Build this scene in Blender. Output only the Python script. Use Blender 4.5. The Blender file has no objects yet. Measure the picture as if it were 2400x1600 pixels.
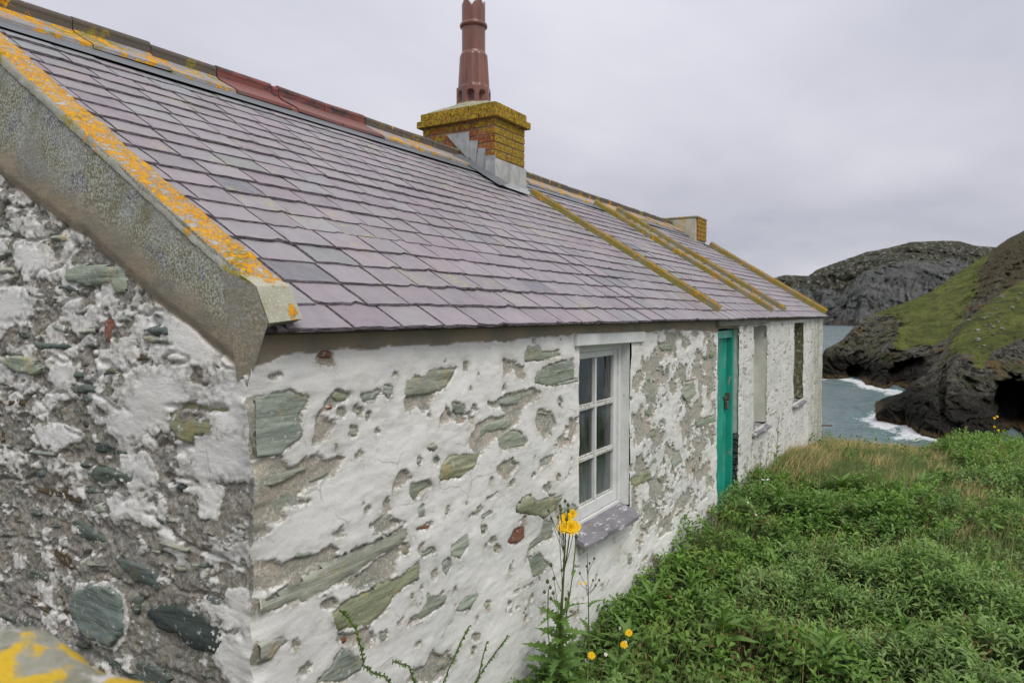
import bpy, math, random, json
import numpy as np
from mathutils import Vector, Matrix, Euler
S = bpy.context.scene
# ---------------------------------------------------------------- camera, sky, sun, exposure
YAW = math.atan(1010/1650); PIT = math.atan(65/1650)
CAM = Vector((-1.349, -1.7, 2.0))
fw = Vector((math.cos(YAW)*math.cos(PIT), math.sin(YAW)*math.cos(PIT), -math.sin(PIT)))
cd = bpy.data.cameras.new('camera'); cam = bpy.data.objects.new('camera', cd)
S.collection.objects.link(cam); cam.location = CAM
cam.rotation_euler = fw.to_track_quat('-Z', 'Y').to_euler()
cd.sensor_width = 36; cd.lens = 1650/2400*36; cd.clip_start = 0.05; cd.clip_end = 12000
cd.dof.use_dof = True; cd.dof.focus_distance = 4.0; cd.dof.aperture_fstop = 5.6
S.camera = cam
SUN_EL = math.radians(52); SUN_AZ = math.radians(-124)     # direction towards the sun: azimuth from +X
W = bpy.data.worlds.new('World'); S.world = W; W.use_nodes = True
wt = W.node_tree; wt.nodes.clear()
def wn(t, **k):
    n = wt.nodes.new(t)
    for a, b in k.items(): setattr(n, a, b)
    return n
def wl(a, b): wt.links.new(a, b)
wo = wn('ShaderNodeOutputWorld'); 
sky = wn('ShaderNodeTexSky', sky_type='NISHITA', sun_disc=False, sun_elevation=SUN_EL, sun_rotation=math.pi/2-SUN_AZ)
bg1 = wn('ShaderNodeBackground'); bg1.inputs[1].default_value = 0.08; wl(sky.outputs[0], bg1.inputs[0])
geo = wn('ShaderNodeTexCoord'); sep = wn('ShaderNodeSeparateXYZ'); wl(geo.outputs['Generated'], sep.inputs[0])
# overcast deck: clouds laid on a high plane so they flatten towards the horizon
zc = wn('ShaderNodeMath', operation='MAXIMUM'); wl(sep.outputs[2], zc.inputs[0]); zc.inputs[1].default_value = 0.0
za = wn('ShaderNodeMath', operation='ADD'); wl(zc.outputs[0], za.inputs[0]); za.inputs[1].default_value = 0.12
dv = wn('ShaderNodeVectorMath', operation='DIVIDE'); wl(geo.outputs['Generated'], dv.inputs[0])
cmb = wn('ShaderNodeCombineXYZ'); wl(za.outputs[0], cmb.inputs[0]); wl(za.outputs[0], cmb.inputs[1]); cmb.inputs[2].default_value = 1
wl(cmb.outputs[0], dv.inputs[1])
mp = wn('ShaderNodeMapping'); wl(dv.outputs[0], mp.inputs[0]); mp.inputs['Rotation'].default_value = (0, 0, 0.5); mp.inputs['Scale'].default_value = (0.55, 0.9, 0.6)
n1 = wn('ShaderNodeTexNoise'); wl(mp.outputs[0], n1.inputs[0]); n1.inputs['Scale'].default_value = 0.75; n1.inputs['Detail'].default_value = 5; n1.inputs['Roughness'].default_value = 0.5
cr = wn('ShaderNodeValToRGB'); wl(n1.outputs[0], cr.inputs[0])
cr.color_ramp.elements[0].position = 0.36; cr.color_ramp.elements[0].color = (0.81, 0.82, 0.855, 1)
cr.color_ramp.elements[1].position = 0.64; cr.color_ramp.elements[1].color = (1.13, 1.12, 1.105, 1)
gr = wn('ShaderNodeValToRGB'); wl(sep.outputs[2], gr.inputs[0])
e = gr.color_ramp.elements
e[0].position = 0.0; e[0].color = (0.60, 0.605, 0.65, 1)
e[1].position = 1.0; e[1].color = (0.98, 0.98, 1.0, 1)
x = e.new(0.05); x.color = (0.50, 0.505, 0.56, 1)
x = e.new(0.16); x.color = (0.54, 0.54, 0.60, 1)
x = e.new(0.42); x.color = (0.64, 0.645, 0.715, 1)
ml = wn('ShaderNodeMixRGB', blend_type='MULTIPLY'); ml.inputs[0].default_value = 1
wl(cr.outputs[0], ml.inputs[1]); wl(gr.outputs[0], ml.inputs[2])
bg2 = wn('ShaderNodeBackground'); bg2.inputs[1].default_value = 1.0; wl(ml.outputs[0], bg2.inputs[0])
mx = wn('ShaderNodeMixShader'); mx.inputs[0].default_value = 0.95; wl(bg1.outputs[0], mx.inputs[1]); wl(bg2.outputs[0], mx.inputs[2]); wl(mx.outputs[0], wo.inputs[0])
sd_ = bpy.data.lights.new('sun', 'SUN'); sun = bpy.data.objects.new('sun', sd_); S.collection.objects.link(sun)
sd_.energy = 1.5; sd_.angle = math.radians(25); sd_.color = (1, 0.965, 0.91)
sdir = Vector((math.cos(SUN_AZ)*math.cos(SUN_EL), math.sin(SUN_AZ)*math.cos(SUN_EL), math.sin(SUN_EL)))
sun.rotation_euler = sdir.to_track_quat('Z', 'Y').to_euler(); sun.location = (0, -5, 9)
S.view_settings.view_transform = 'Standard'; S.view_settings.look = 'None'
S.view_settings.gamma = 1; S.view_settings.exposure = 0.20; S.view_settings.use_curve_mapping = False
S.cycles.max_bounces = 6; S.cycles.diffuse_bounces = 3; S.cycles.transparent_max_bounces = 8
rng = np.random.default_rng(7); random.seed(7)

# ---------------------------------------------------------------- helpers
COL = S.collection
def _h(ix, iy, iz, seed):
    n = (ix.astype(np.int64)*374761393 + iy.astype(np.int64)*668265263 + iz.astype(np.int64)*2147483647 + seed*1274126177) & 0xFFFFFFFF
    n = ((n ^ (n >> 13)) * 1274126177) & 0xFFFFFFFF
    n = ((n ^ (n >> 16)) * 2246822519) & 0xFFFFFFFF
    return ((n ^ (n >> 15)) & 0xFFFFFF) / 16777215.0
def vn(x, y, z=None, seed=0):
    """smooth value noise, 0..1"""
    x = np.asarray(x, float); y = np.asarray(y, float)
    z = np.zeros_like(x) if z is None else np.asarray(z, float)
    x, y, z = np.broadcast_arrays(x, y, z)
    xi = np.floor(x); yi = np.floor(y); zi = np.floor(z)
    u = x-xi; v = y-yi; w = z-zi
    u = u*u*(3-2*u); v = v*v*(3-2*v); w = w*w*(3-2*w)
    r = 0
    two = not np.any(zi) and not np.any(w)
    for dz in ((0,) if two else (0, 1)):
        wz = 1 if two else (w if dz else 1-w)
        a = _h(xi, yi, zi+dz, seed); b = _h(xi+1, yi, zi+dz, seed)
        c = _h(xi, yi+1, zi+dz, seed); d = _h(xi+1, yi+1, zi+dz, seed)
        r = r + wz*((a*(1-u)+b*u)*(1-v)+(c*(1-u)+d*u)*v)
    return r
def fbm(x, y, z=None, o=4, seed=0, g=0.5):
    """-1..1"""
    s = 0; a = 1; t = 0; k = 1
    x = np.asarray(x, float); y = np.asarray(y, float)
    for i in range(o):
        s = s + a*(vn(x*k+i*7.3, y*k-i*3.1, None if z is None else np.asarray(z)*k, seed+i)*2-1); t += a; a *= g; k *= 2.03
    return s/t
def sst(a, b, x):
    t = np.clip((np.asarray(x, float)-a)/(b-a), 0, 1); return t*t*(3-2*t)
def poly_sd(px, py, pts):
    """signed distance, positive inside"""
    P = np.asarray(pts, float); Q = np.roll(P, -1, 0)
    d = np.full(px.shape, 1e9); ins = np.zeros(px.shape, bool)
    for (ax, ay), (bx, by) in zip(P, Q):
        ex, ey = bx-ax, by-ay
        t = np.clip(((px-ax)*ex+(py-ay)*ey)/(ex*ex+ey*ey+1e-12), 0, 1)
        d = np.minimum(d, (px-ax-t*ex)**2+(py-ay-t*ey)**2)
        c = ((ay > py) != (by > py)) & (px < (bx-ax)*(py-ay)/((by-ay) if by != ay else 1e-9)+ax)
        ins ^= c
    d = np.sqrt(d); return np.where(ins, d, -d)
def mesh_np(name, V, F, mat=None, smooth=False, attrs=None, parent=None, fmat=None):
    me = bpy.data.meshes.new(name); V = np.asarray(V, np.float32); F = np.asarray(F, np.int32)
    n = F.shape[1]
    me.vertices.add(len(V)); me.vertices.foreach_set('co', V.ravel())
    me.loops.add(F.size); me.loops.foreach_set('vertex_index', F.ravel())
    me.polygons.add(len(F)); me.polygons.foreach_set('loop_start', np.arange(0, F.size, n, dtype=np.int32))
    me.polygons.foreach_set('loop_total', np.full(len(F), n, np.int32))
    if smooth: me.polygons.foreach_set('use_smooth', np.ones(len(F), bool))
    if attrs:
        for k, a in attrs.items():
            a = np.asarray(a, np.float32)
            if a.ndim == 1:
                at = me.attributes.new(k, 'FLOAT', 'POINT'); at.data.foreach_set('value', a)
            else:
                at = me.attributes.new(k, 'FLOAT_VECTOR', 'POINT'); at.data.foreach_set('vector', a.ravel())
    me.update(calc_edges=True)
    if mat: 
        for m in (mat if isinstance(mat, (list, tuple)) else [mat]): me.materials.append(m)
    if fmat is not None: me.polygons.foreach_set('material_index', np.asarray(fmat, np.int32))
    return link(name, me, parent)
def mesh_py(name, V, F, mat=None, parent=None, smooth=False, bevel=0):
    me = bpy.data.meshes.new(name); me.from_pydata([tuple(v) for v in V], [], F)
    if mat:
        for m in (mat if isinstance(mat, (list, tuple)) else [mat]): me.materials.append(m)
    if smooth:
        for p in me.polygons: p.use_smooth = True
    me.update()
    return link(name, me, parent)
def link(name, me, parent=None):
    o = bpy.data.objects.new(name, me); COL.objects.link(o)
    if parent is not None: o.parent = parent
    return o
def empty(name, loc=(0, 0, 0)):
    o = bpy.data.objects.new(name, None); COL.objects.link(o); o.location = loc; o.empty_display_size = 0.1; return o
def tag(o, label=None, cat=None, group=None, kind=None):
    if label: o['label'] = label
    if cat: o['category'] = cat
    if group: o['group'] = group
    if kind: o['kind'] = kind
    return o
def grid_faces(nu, nv, keep=None):
    i = np.arange(nu*nv).reshape(nu, nv)
    F = np.stack([i[:-1, :-1], i[1:, :-1], i[1:, 1:], i[:-1, 1:]], -1).reshape(-1, 4)
    if keep is not None: F = F[keep.reshape(-1)]
    return F
def compact(V, F, A=None):
    u, inv = np.unique(F, return_inverse=True); F2 = inv.reshape(F.shape); 
    return V[u], F2, ({k: a[u] for k, a in A.items()} if A else None)
def box_vf(x0, x1, y0, y1, z0, z1, b=0.0, jit=0.0):
    """box with bevelled (chamfered) edges when b > 0"""
    if b <= 0:
        V = [(x, y, z) for z in (z0, z1) for y in (y0, y1) for x in (x0, x1)]
        F = [(0, 2, 3, 1), (4, 5, 7, 6), (0, 1, 5, 4), (2, 6, 7, 3), (0, 4, 6, 2), (1, 3, 7, 5)]
        return V, F
    V = []; idx = {}
    for i, x in enumerate((x0, x1)):
        for j, y in enumerate((y0, y1)):
            for k, z in enumerate((z0, z1)):
                sx, sy, sz = (1-2*i)*b, (1-2*j)*b, (1-2*k)*b
                for a, p in enumerate(((x, y+sy, z+sz), (x+sx, y, z+sz), (x+sx, y+sy, z))):
                    idx[i, j, k, a] = len(V); V.append(tuple(c+random.uniform(-jit, jit) for c in p))
    F = []
    for i in (0, 1): q = [idx[i, 0, 0, 0], idx[i, 1, 0, 0], idx[i, 1, 1, 0], idx[i, 0, 1, 0]]; F.append(q[::-1] if i == 0 else q)
    for j in (0, 1): q = [idx[0, j, 0, 1], idx[1, j, 0, 1], idx[1, j, 1, 1], idx[0, j, 1, 1]]; F.append(q if j == 0 else q[::-1])
    for k in (0, 1): q = [idx[0, 0, k, 2], idx[1, 0, k, 2], idx[1, 1, k, 2], idx[0, 1, k, 2]]; F.append(q[::-1] if k == 0 else q)
    for j in (0, 1):
        for k in (0, 1): F.append((idx[0, j, k, 1], idx[1, j, k, 1], idx[1, j, k, 2], idx[0, j, k, 2]))
    for i in (0, 1):
        for k in (0, 1): F.append((idx[i, 0, k, 0], idx[i, 1, k, 0], idx[i, 1, k, 2], idx[i, 0, k, 2]))
        for j in (0, 1): F.append((idx[i, j, 0, 0], idx[i, j, 1, 0], idx[i, j, 1, 1], idx[i, j, 0, 1]))
        for j in (0, 1):
            for k in (0, 1): F.append((idx[i, j, k, 0], idx[i, j, k, 1], idx[i, j, k, 2]))
    return V, F
def fixn(o):
    import bmesh
    bm = bmesh.new(); bm.from_mesh(o.data); bmesh.ops.recalc_face_normals(bm, faces=bm.faces); bm.to_mesh(o.data); bm.free(); return o
def box(name, x0, x1, y0, y1, z0, z1, mat, parent=None, b=0.003, jit=0.0):
    V, F = box_vf(x0, x1, y0, y1, z0, z1, b, jit); return fixn(mesh_py(name, V, F, mat, parent))
def tube(pts, r, n=6, cap=True):
    """tapered tube along pts; r scalar or list"""
    pts = [Vector(p) for p in pts]; V = []; F = []
    for i, p in enumerate(pts):
        t = (pts[min(i+1, len(pts)-1)]-pts[max(i-1, 0)]).normalized()
        a = t.cross(Vector((0.31, 0.22, 0.93))).normalized(); c = t.cross(a); rr = r[i] if isinstance(r, (list, tuple)) else r
        for k in range(n):
            th = 2*math.pi*k/n; V.append(p+(a*math.cos(th)+c*math.sin(th))*rr)
    for i in range(len(pts)-1):
        for k in range(n):
            F.append((i*n+k, i*n+(k+1) % n, (i+1)*n+(k+1) % n, (i+1)*n+k))
    if cap: F.append(tuple(range(n))[::-1]); F.append(tuple((len(pts)-1)*n+k for k in range(n)))
    return V, F
def join_vf(parts):
    V = []; F = []
    for v, f in parts:
        o = len(V); V += list(v); F += [tuple(i+o for i in q) for q in f]
    return V, F

# ---------------------------------------------------------------- material kit
class MT:
    def __init__(s, name, rough=0.8, spec=0.3):
        s.m = bpy.data.materials.new(name); s.m.use_nodes = True; s.t = s.m.node_tree; s.t.nodes.clear()
        s.out = s.t.nodes.new('ShaderNodeOutputMaterial'); s.b = s.t.nodes.new('ShaderNodeBsdfPrincipled')
        s.t.links.new(s.b.outputs[0], s.out.inputs[0]); s.b.inputs['Roughness'].default_value = rough
        s.b.inputs['Specular IOR Level'].default_value = spec
        s.g = s.t.nodes.new('ShaderNodeNewGeometry'); s.pos = s.g.outputs['Position']
    def _set(s, sock, v):
        if isinstance(v, bpy.types.NodeSocket): s.t.links.new(v, sock)
        elif isinstance(v, (tuple, list)):
            v = tuple(v); sock.default_value = v if len(v) == len(sock.default_value) else v+(1,)
        else: sock.default_value = v
    def vec(s, scale=(1, 1, 1), rot=(0, 0, 0), loc=(0, 0, 0), src=None):
        n = s.t.nodes.new('ShaderNodeMapping'); s._set(n.inputs[0], src or s.pos)
        n.inputs['Scale'].default_value = scale; n.inputs['Rotation'].default_value = rot; n.inputs['Location'].default_value = loc
        return n.outputs[0]
    def noise(s, scale, detail=4, rough=0.55, v=None, dist=0.0):
        n = s.t.nodes.new('ShaderNodeTexNoise'); s._set(n.inputs['Vector'], v or s.pos)
        n.inputs['Scale'].default_value = scale; n.inputs['Detail'].default_value = detail; n.inputs['Roughness'].default_value = rough; n.inputs['Distortion'].default_value = dist
        return n.outputs[0]
    def voro(s, scale, v=None, feat='F1', rnd=1.0):
        n = s.t.nodes.new('ShaderNodeTexVoronoi'); n.feature = feat; s._set(n.inputs['Vector'], v or s.pos); n.inputs['Scale'].default_value = scale; n.inputs['Randomness'].default_value = rnd
        return n.outputs['Distance'] if 'Distance' in n.outputs else n.outputs[0]
    def math(s, op, a, b=0.0, c=0.0):
        n = s.t.nodes.new('ShaderNodeMath'); n.operation = op; s._set(n.inputs[0], a); s._set(n.inputs[1], b)
        if op in ('MULTIPLY_ADD',): s._set(n.inputs[2], c)
        return n.outputs[0]
    def rng(s, x, a, b, c=0.0, d=1.0, smooth=True):
        n = s.t.nodes.new('ShaderNodeMapRange'); n.interpolation_type = 'SMOOTHSTEP' if smooth else 'LINEAR'
        for i, v in enumerate((x, a, b, c, d)): s._set(n.inputs[i], v)
        return n.outputs[0]
    def mix(s, f, a, b, mode='MIX'):
        n = s.t.nodes.new('ShaderNodeMixRGB'); n.blend_type = mode; s._set(n.inputs[0], f); s._set(n.inputs[1], a); s._set(n.inputs[2], b); return n.outputs[0]
    def attr(s, name, out='Fac'):
        n = s.t.nodes.new('ShaderNodeAttribute'); n.attribute_name = name; return n.outputs[out]
    def ocol(s):
        n = s.t.nodes.new('ShaderNodeObjectInfo'); return n.outputs['Color'], n.outputs['Random']
    def bump(s, h, strength=0.5, dist=0.01, prev=None):
        n = s.t.nodes.new('ShaderNodeBump'); n.inputs['Strength'].default_value = strength; n.inputs['Distance'].default_value = dist; s._set(n.inputs['Height'], h)
        if prev: s._set(n.inputs['Normal'], prev)
        s.t.links.new(n.outputs[0], s.b.inputs['Normal']); return n.outputs[0]
    def color(s, c): s._set(s.b.inputs['Base Color'], c); return s
    def rough(s, c): s._set(s.b.inputs['Roughness'], c); return s

def sepx(m, ch):
    n = m.t.nodes.new('ShaderNodeSeparateXYZ'); m.t.links.new(m.pos, n.inputs[0]); return n.outputs[ch]
def wall_material(name, gable):
    m = MT(name, 0.92, 0.15)
    hz = m.vec(scale=(0.45, 0.45, 1.6))
    p = m.attr('peel'); fine = m.noise(55, 5, 0.62, hz)
    med = m.noise(17, 4, 0.6, hz)
    fa = 0.062 if gable else 0.046; ma = 0.05 if gable else 0.022
    p2 = m.math('ADD', p, m.math('MULTIPLY_ADD', fine, fa, -fa/2))
    p2 = m.math('ADD', p2, m.math('MULTIPLY_ADD', med, ma, -ma/2))
    mask = m.rng(p2, -0.0012, 0.0012)
    # limewash
    st = m.noise(1.7, 5, 0.6, hz); blot = m.noise(7, 5, 0.65, hz)
    wh = m.mix(m.rng(st, 0.38, 0.68), (0.86, 0.845, 0.80), (0.73, 0.73, 0.705))
    wh = m.mix(m.rng(blot, 0.55, 0.78, 0, 0.45), wh, (0.52, 0.53, 0.51))
    wh = m.mix(m.rng(m.noise(3.1, 3, 0.5), 0.55, 0.72, 0, 0.45), wh, (0.76, 0.71, 0.60))
    wh = m.mix(m.rng(m.noise(120, 4, 0.6), 0.62, 0.78, 0, 0.45), wh, (0.33, 0.34, 0.31))
    wh = m.mix(m.rng(m.noise(26, 5, 0.7), 0.66, 0.74, 0, 0.6), wh, (0.36, 0.36, 0.32))
    if gable:
        wh = m.mix(m.math('MULTIPLY', m.rng(m.noise(34, 6, 0.7), 0.45, 0.66, 0, 0.75), m.rng(p, -0.09, -0.05)), wh, (0.38, 0.38, 0.35))
    thin = m.math('MULTIPLY', m.rng(p, -0.055, -0.004), m.rng(m.noise(12, 6, 0.75, hz), 0.42, 0.62))
    wh = m.mix(m.math('MULTIPLY', thin, 0.6), wh, m.mix(m.noise(6, 3), (0.50, 0.46, 0.38), (0.42, 0.44, 0.38)))
    wh = m.mix(m.rng(m.noise(230, 3, 0.7), 0.45, 0.70, 0, 0.30), wh, (0.40, 0.40, 0.375))
    wh = m.mix(m.rng(m.noise(70, 6, 0.8, m.vec(scale=(0.3, 0.3, 1.4))), 0.60, 0.70, 0, 0.7), wh, (0.28, 0.28, 0.25))
    # grey wisps in the brushwork and hair cracks
    wh = m.mix(m.rng(m.noise(9, 6, 0.7, m.vec(scale=(0.35, 0.35, 2.6), rot=(0.1, 0.1, 0)), 0.6), 0.54, 0.72, 0, 0.5), wh, (0.50, 0.505, 0.49))
    dvv = m.t.nodes.new('ShaderNodeVectorMath'); dvv.operation = 'ADD'; nc = m.t.nodes.new('ShaderNodeTexNoise'); nc.inputs['Scale'].default_value = 9; nc.inputs['Detail'].default_value = 4; m.t.links.new(m.pos, nc.inputs['Vector'])
    sc_ = m.t.nodes.new('ShaderNodeVectorMath'); sc_.operation = 'SCALE'; sc_.inputs['Scale'].default_value = 0.07; m.t.links.new(nc.outputs['Color'], sc_.inputs[0]); m.t.links.new(m.pos, dvv.inputs[0]); m.t.links.new(sc_.outputs[0], dvv.inputs[1])
    vo = m.t.nodes.new('ShaderNodeTexVoronoi'); vo.feature = 'DISTANCE_TO_EDGE'; vo.inputs['Scale'].default_value = 4.5; m.t.links.new(dvv.outputs[0], vo.inputs['Vector'])
    crk = m.math('MULTIPLY', m.rng(vo.outputs['Distance'], 0.004, 0.012, 1, 0), m.rng(m.noise(2.6, 4, 0.6, m.vec(loc=(5, 5, 5))), 0.52, 0.60))
    wh = m.mix(m.math('MULTIPLY', crk, 0.45), wh, (0.20, 0.19, 0.16))
    # darker broken fringe where the wash is letting go
    fr_ = m.math('MULTIPLY', m.rng(p2, -0.014, -0.001), m.rng(m.noise(40, 5, 0.7), 0.45, 0.62))
    wh = m.mix(m.math('MULTIPLY', fr_, 0.75), wh, (0.30, 0.285, 0.23))
    alg = m.attr('algae')
    al = m.mix(m.rng(m.noise(9, 6, 0.7, m.vec(scale=(1, 1, 0.35))), 0.35, 0.7), (0.46, 0.46, 0.37), (0.27, 0.28, 0.19))
    wh = m.mix(m.math('MULTIPLY', alg, m.rng(m.noise(6, 5, 0.65, m.vec(scale=(1, 1, 0.3))), 0.25, 0.6)), wh, al)
    # bare mortar under it
    mo = m.mix(m.rng(m.noise(5, 5, 0.65), 0.35, 0.65), (0.52, 0.46, 0.365), (0.37, 0.37, 0.315))
    mo = m.mix(m.rng(m.noise(11, 4, 0.6, hz), 0.5, 0.66), mo, (0.32, 0.345, 0.285))
    mo = m.mix(m.rng(m.noise(140, 3, 0.6), 0.52, 0.75), mo, (0.20, 0.17, 0.13))
    mo = m.mix(m.rng(m.noise(85, 4, 0.7), 0.53, 0.60, 0, 0.8), mo, (0.66, 0.64, 0.58))
    if gable:
        mo = m.mix(0.45, mo, (0.20, 0.175, 0.13)); mo = m.mix(m.rng(m.noise(2.2, 4, 0.6), 0.48, 0.64, 0, 0.5), mo, (0.27, 0.26, 0.26))
        mo = m.mix(m.rng(m.noise(48, 5, 0.75), 0.47, 0.6, 0, 0.75), mo, (0.56, 0.55, 0.52))
        mo = m.mix(m.rng(m.noise(65, 4, 0.7), 0.6, 0.68, 0, 0.9), mo, (0.09, 0.08, 0.06))
    else:
        mo = m.mix(m.rng(m.noise(8, 4, 0.6), 0.62, 0.7, 0, 0.6), mo, (0.38, 0.19, 0.10))
    c = m.mix(mask, wh, mo)
    # smooth cement render band
    cm = m.attr('cem')
    ce = m.mix(m.rng(m.noise(3.2, 5, 0.6), 0.38, 0.62), (0.34, 0.275, 0.195), (0.24, 0.225, 0.175))
    if gable:
        up = m.attr('mossy')
        g1 = m.mix(m.rng(m.noise(4.5, 5, 0.65), 0.4, 0.62), (0.285, 0.285, 0.245), (0.20, 0.185, 0.095))
        g1 = m.mix(m.rng(m.noise(6, 3, 0.5), 0.60, 0.64, 0, 0.9), g1, (0.17, 0.16, 0.185))
        spk = m.rng(m.noise(120, 4, 0.75), 0.48, 0.56)
        spk = m.math('MULTIPLY', spk, m.rng(m.noise(3.7, 4, 0.6), 0.30, 0.52))
        g1 = m.mix(spk, g1, (0.50, 0.53, 0.48))
        g1 = m.mix(m.rng(m.noise(60, 5, 0.75), 0.60, 0.68, 0, 0.8), g1, (0.11, 0.105, 0.07))
        ce = m.mix(up, ce, g1)
    ce = m.mix(m.rng(m.noise(60, 4, 0.6), 0.62, 0.75, 0, 0.6), ce, (0.12, 0.10, 0.075))
    c = m.mix(cm, c, ce)
    m.color(c)
    hf = m.math('MULTIPLY', m.noise(120, 6, 0.75), m.math('MULTIPLY_ADD', mask, 1.4, 0.35))
    hf = m.math('MULTIPLY', hf, m.math('MULTIPLY_ADD', cm, -0.6, 1.0))
    h = m.math('ADD', hf, m.math('MULTIPLY', m.math('SUBTRACT', 1.0, mask), m.math('MULTIPLY_ADD', cm, -0.8, 0.8)))
    h = m.math('ADD', h, m.math('MULTIPLY', m.noise(28, 5, 0.6, hz), 0.18 if not gable else 0.5))
    m.bump(h, 0.75 if not gable else 0.9, 0.005 if not gable else 0.007)
    return m.m
M = {}
M['front'] = wall_material('limewashed_rubble', False)
M['gable'] = wall_material('weathered_rubble', True)
def stone_material():
    m = MT('schist_stone', 0.7, 0.35); oc, rd = m.ocol()
    fol = m.vec(scale=(2.2, 2.2, 26), rot=(0.10, -0.12, 0))
    f = m.noise(1.4, 7, 0.66, fol, 1.1); g = m.noise(9, 5, 0.6)
    c = m.mix(m.rng(f, 0.3, 0.72), m.mix(1.0, oc, (0.62, 0.64, 0.62), 'MULTIPLY'), m.mix(1.0, oc, (1.22, 1.2, 1.15), 'MULTIPLY'))
    c = m.mix(m.rng(g, 0.55, 0.68, 0, 0.65), c, m.mix(1.0, oc, (1.35, 1.0, 0.6), 'MULTIPLY'))
    c = m.mix(m.rng(m.noise(40, 5, 0.7), 0.60, 0.66, 0, 0.8), c, (0.60, 0.60, 0.56))
    c = m.mix(m.rng(m.noise(13, 6, 0.75, m.vec(loc=(2, 2, 2))), 0.635, 0.65, 0, 0.9), c, (0.68, 0.67, 0.63))
    m.color(c); m.rough(m.rng(f, 0.3, 0.7, 0.55, 0.85))
    m.bump(m.math('ADD', f, m.math('MULTIPLY', m.noise(70, 5, 0.7), 0.8)), 0.75, 0.006); return m.m
M['stone'] = stone_material()
def slate_material():
    m = MT('roof_slate', 0.55, 0.45); oc, rd = m.ocol()
    tint = m.mix(1.0, oc, m.attr('tint', 'Vector'), 'ADD')
    v = m.vec(scale=(1.2, 0.5, 1)); 
    c = m.mix(m.rng(m.noise(9, 5, 0.6, v), 0.3, 0.75), tint, m.mix(1.0, tint, (0.84, 0.85, 0.88), 'MULTIPLY'))
    c = m.mix(m.rng(m.noise(3.3, 3, 0.5), 0.5, 0.75, 0, 0.45), c, (0.29, 0.30, 0.295))
    st = m.noise(3.0, 5, 0.7, m.vec(scale=(14, 1.6, 1.6), rot=(0, 0, 0.5)))
    c = m.mix(m.rng(st, 0.70, 0.75, 0, 0.6), c, (0.55, 0.55, 0.56))
    lich = m.math('MULTIPLY', m.rng(m.noise(2.4, 4, 0.6), 0.55, 0.68), m.rng(m.noise(38, 5, 0.75), 0.51, 0.58))
    c = m.mix(lich, c, m.mix(m.noise(60, 2), (0.40, 0.33, 0.05), (0.36, 0.37, 0.24)))
    c = m.mix(m.rng(m.noise(55, 4, 0.75, m.vec(scale=(1, .6, 1))), 0.70, 0.74, 0, 0.7), c, (0.62, 0.62, 0.60))
    c = m.mix(m.rng(m.noise(5.5, 5, 0.7, m.vec(loc=(9, 1, 1))), 0.55, 0.72, 0, 0.55), c, m.mix(1.0, c, (0.62, 0.62, 0.66), 'MULTIPLY'))
    m.color(c); m.rough(m.rng(m.noise(20, 4), 0.3, 0.7, 0.42, 0.62))
    m.bump(m.math('ADD', m.noise(60, 5, 0.6, m.vec(scale=(0.4, 1, 1))), m.math('MULTIPLY', m.noise(6, 3), 1.5)), 0.35, 0.004); return m.m
M['slate'] = slate_material()
m = MT('slate_edge', 0.8, 0.2); m.color(m.mix(m.rng(m.noise(60, 5, 0.8, m.vec(scale=(0.35, 1.5, 3.5))), 0.42, 0.6), (0.045, 0.038, 0.042), (0.20, 0.175, 0.185))); m.bump(m.noise(200, 3, 0.7, m.vec(scale=(0.3, 0.3, 3))), 0.8, 0.004); M['edge'] = m.m
def lichen_mat(name, base1, base2, cov, olive=0.3, rough=0.9, sc=1.0, brk=0.0):
    """concrete or brick with orange and olive lichen crusts"""
    m = MT(name, rough, 0.2)
    b = m.mix(m.rng(m.noise(6*sc, 5, 0.65), 0.35, 0.65), base1, base2)
    b = m.mix(m.rng(m.noise(150, 3, 0.7), 0.55, 0.7, 0, 0.6), b, tuple(min(1, c*1.7) for c in base1))
    b = m.mix(m.rng(m.noise(80, 4, 0.7), 0.62, 0.72, 0, 0.7), b, tuple(c*0.35 for c in base2))
    ol = m.rng(m.noise(5*sc, 5, 0.65, m.vec(loc=(3, 1, 2))), 0.62-olive*0.35, 0.70-olive*0.35)
    ol = m.math('MULTIPLY', ol, m.rng(m.noise(70, 4, 0.7), 0.35, 0.5))
    c = m.mix(ol, b, m.mix(m.noise(45, 3), (0.16, 0.135, 0.03), (0.36, 0.30, 0.045)))
    orf = m.rng(m.noise(9*sc, 6, 0.7, m.vec(loc=(7, 2, 5))), 0.60-cov*0.32, 0.63-cov*0.32)
    orf = m.math('MULTIPLY', orf, m.rng(m.noise(90, 4, 0.7), 0.33+brk*.06, 0.42+brk*.06))
    if brk: orf = m.math('MULTIPLY', orf, m.rng(m.noise(24, 6, 0.75, m.vec(scale=(1, 1.0, 1.6))), 0.42, 0.48))
    oc = m.mix(m.rng(m.noise(30, 4, 0.6), 0.35, 0.65), (0.62, 0.27, 0.010), (0.70, 0.37, 0.02))
    oc = m.mix(m.rng(m.noise(110, 3, 0.7), 0.56, 0.68, 0, 0.7), oc, (0.22, 0.12, 0.02))
    c = m.mix(orf, c, oc); m.color(c)
    h = m.math('ADD', m.noise(90, 5, 0.7), m.math('MULTIPLY', orf, 0.8)); m.bump(h, 0.8, 0.004)
    return m.m
M['cop_top'] = lichen_mat('coping_lichen', (0.48, 0.46, 0.41), (0.33, 0.31, 0.27), 0.95, 0.2, brk=1.0)
M['cop_side'] = lichen_mat('coping_concrete', (0.29, 0.265, 0.18), (0.21, 0.20, 0.13), 0.06, 0.52)
M['band'] = lichen_mat('verge_render', (0.36, 0.36, 0.32), (0.25, 0.245, 0.19), 0.02, 0.25)
M['kneeler'] = lichen_mat('kneeler_concrete', (0.48, 0.47, 0.38), (0.38, 0.37, 0.28), 0.0, 0.15)
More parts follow.
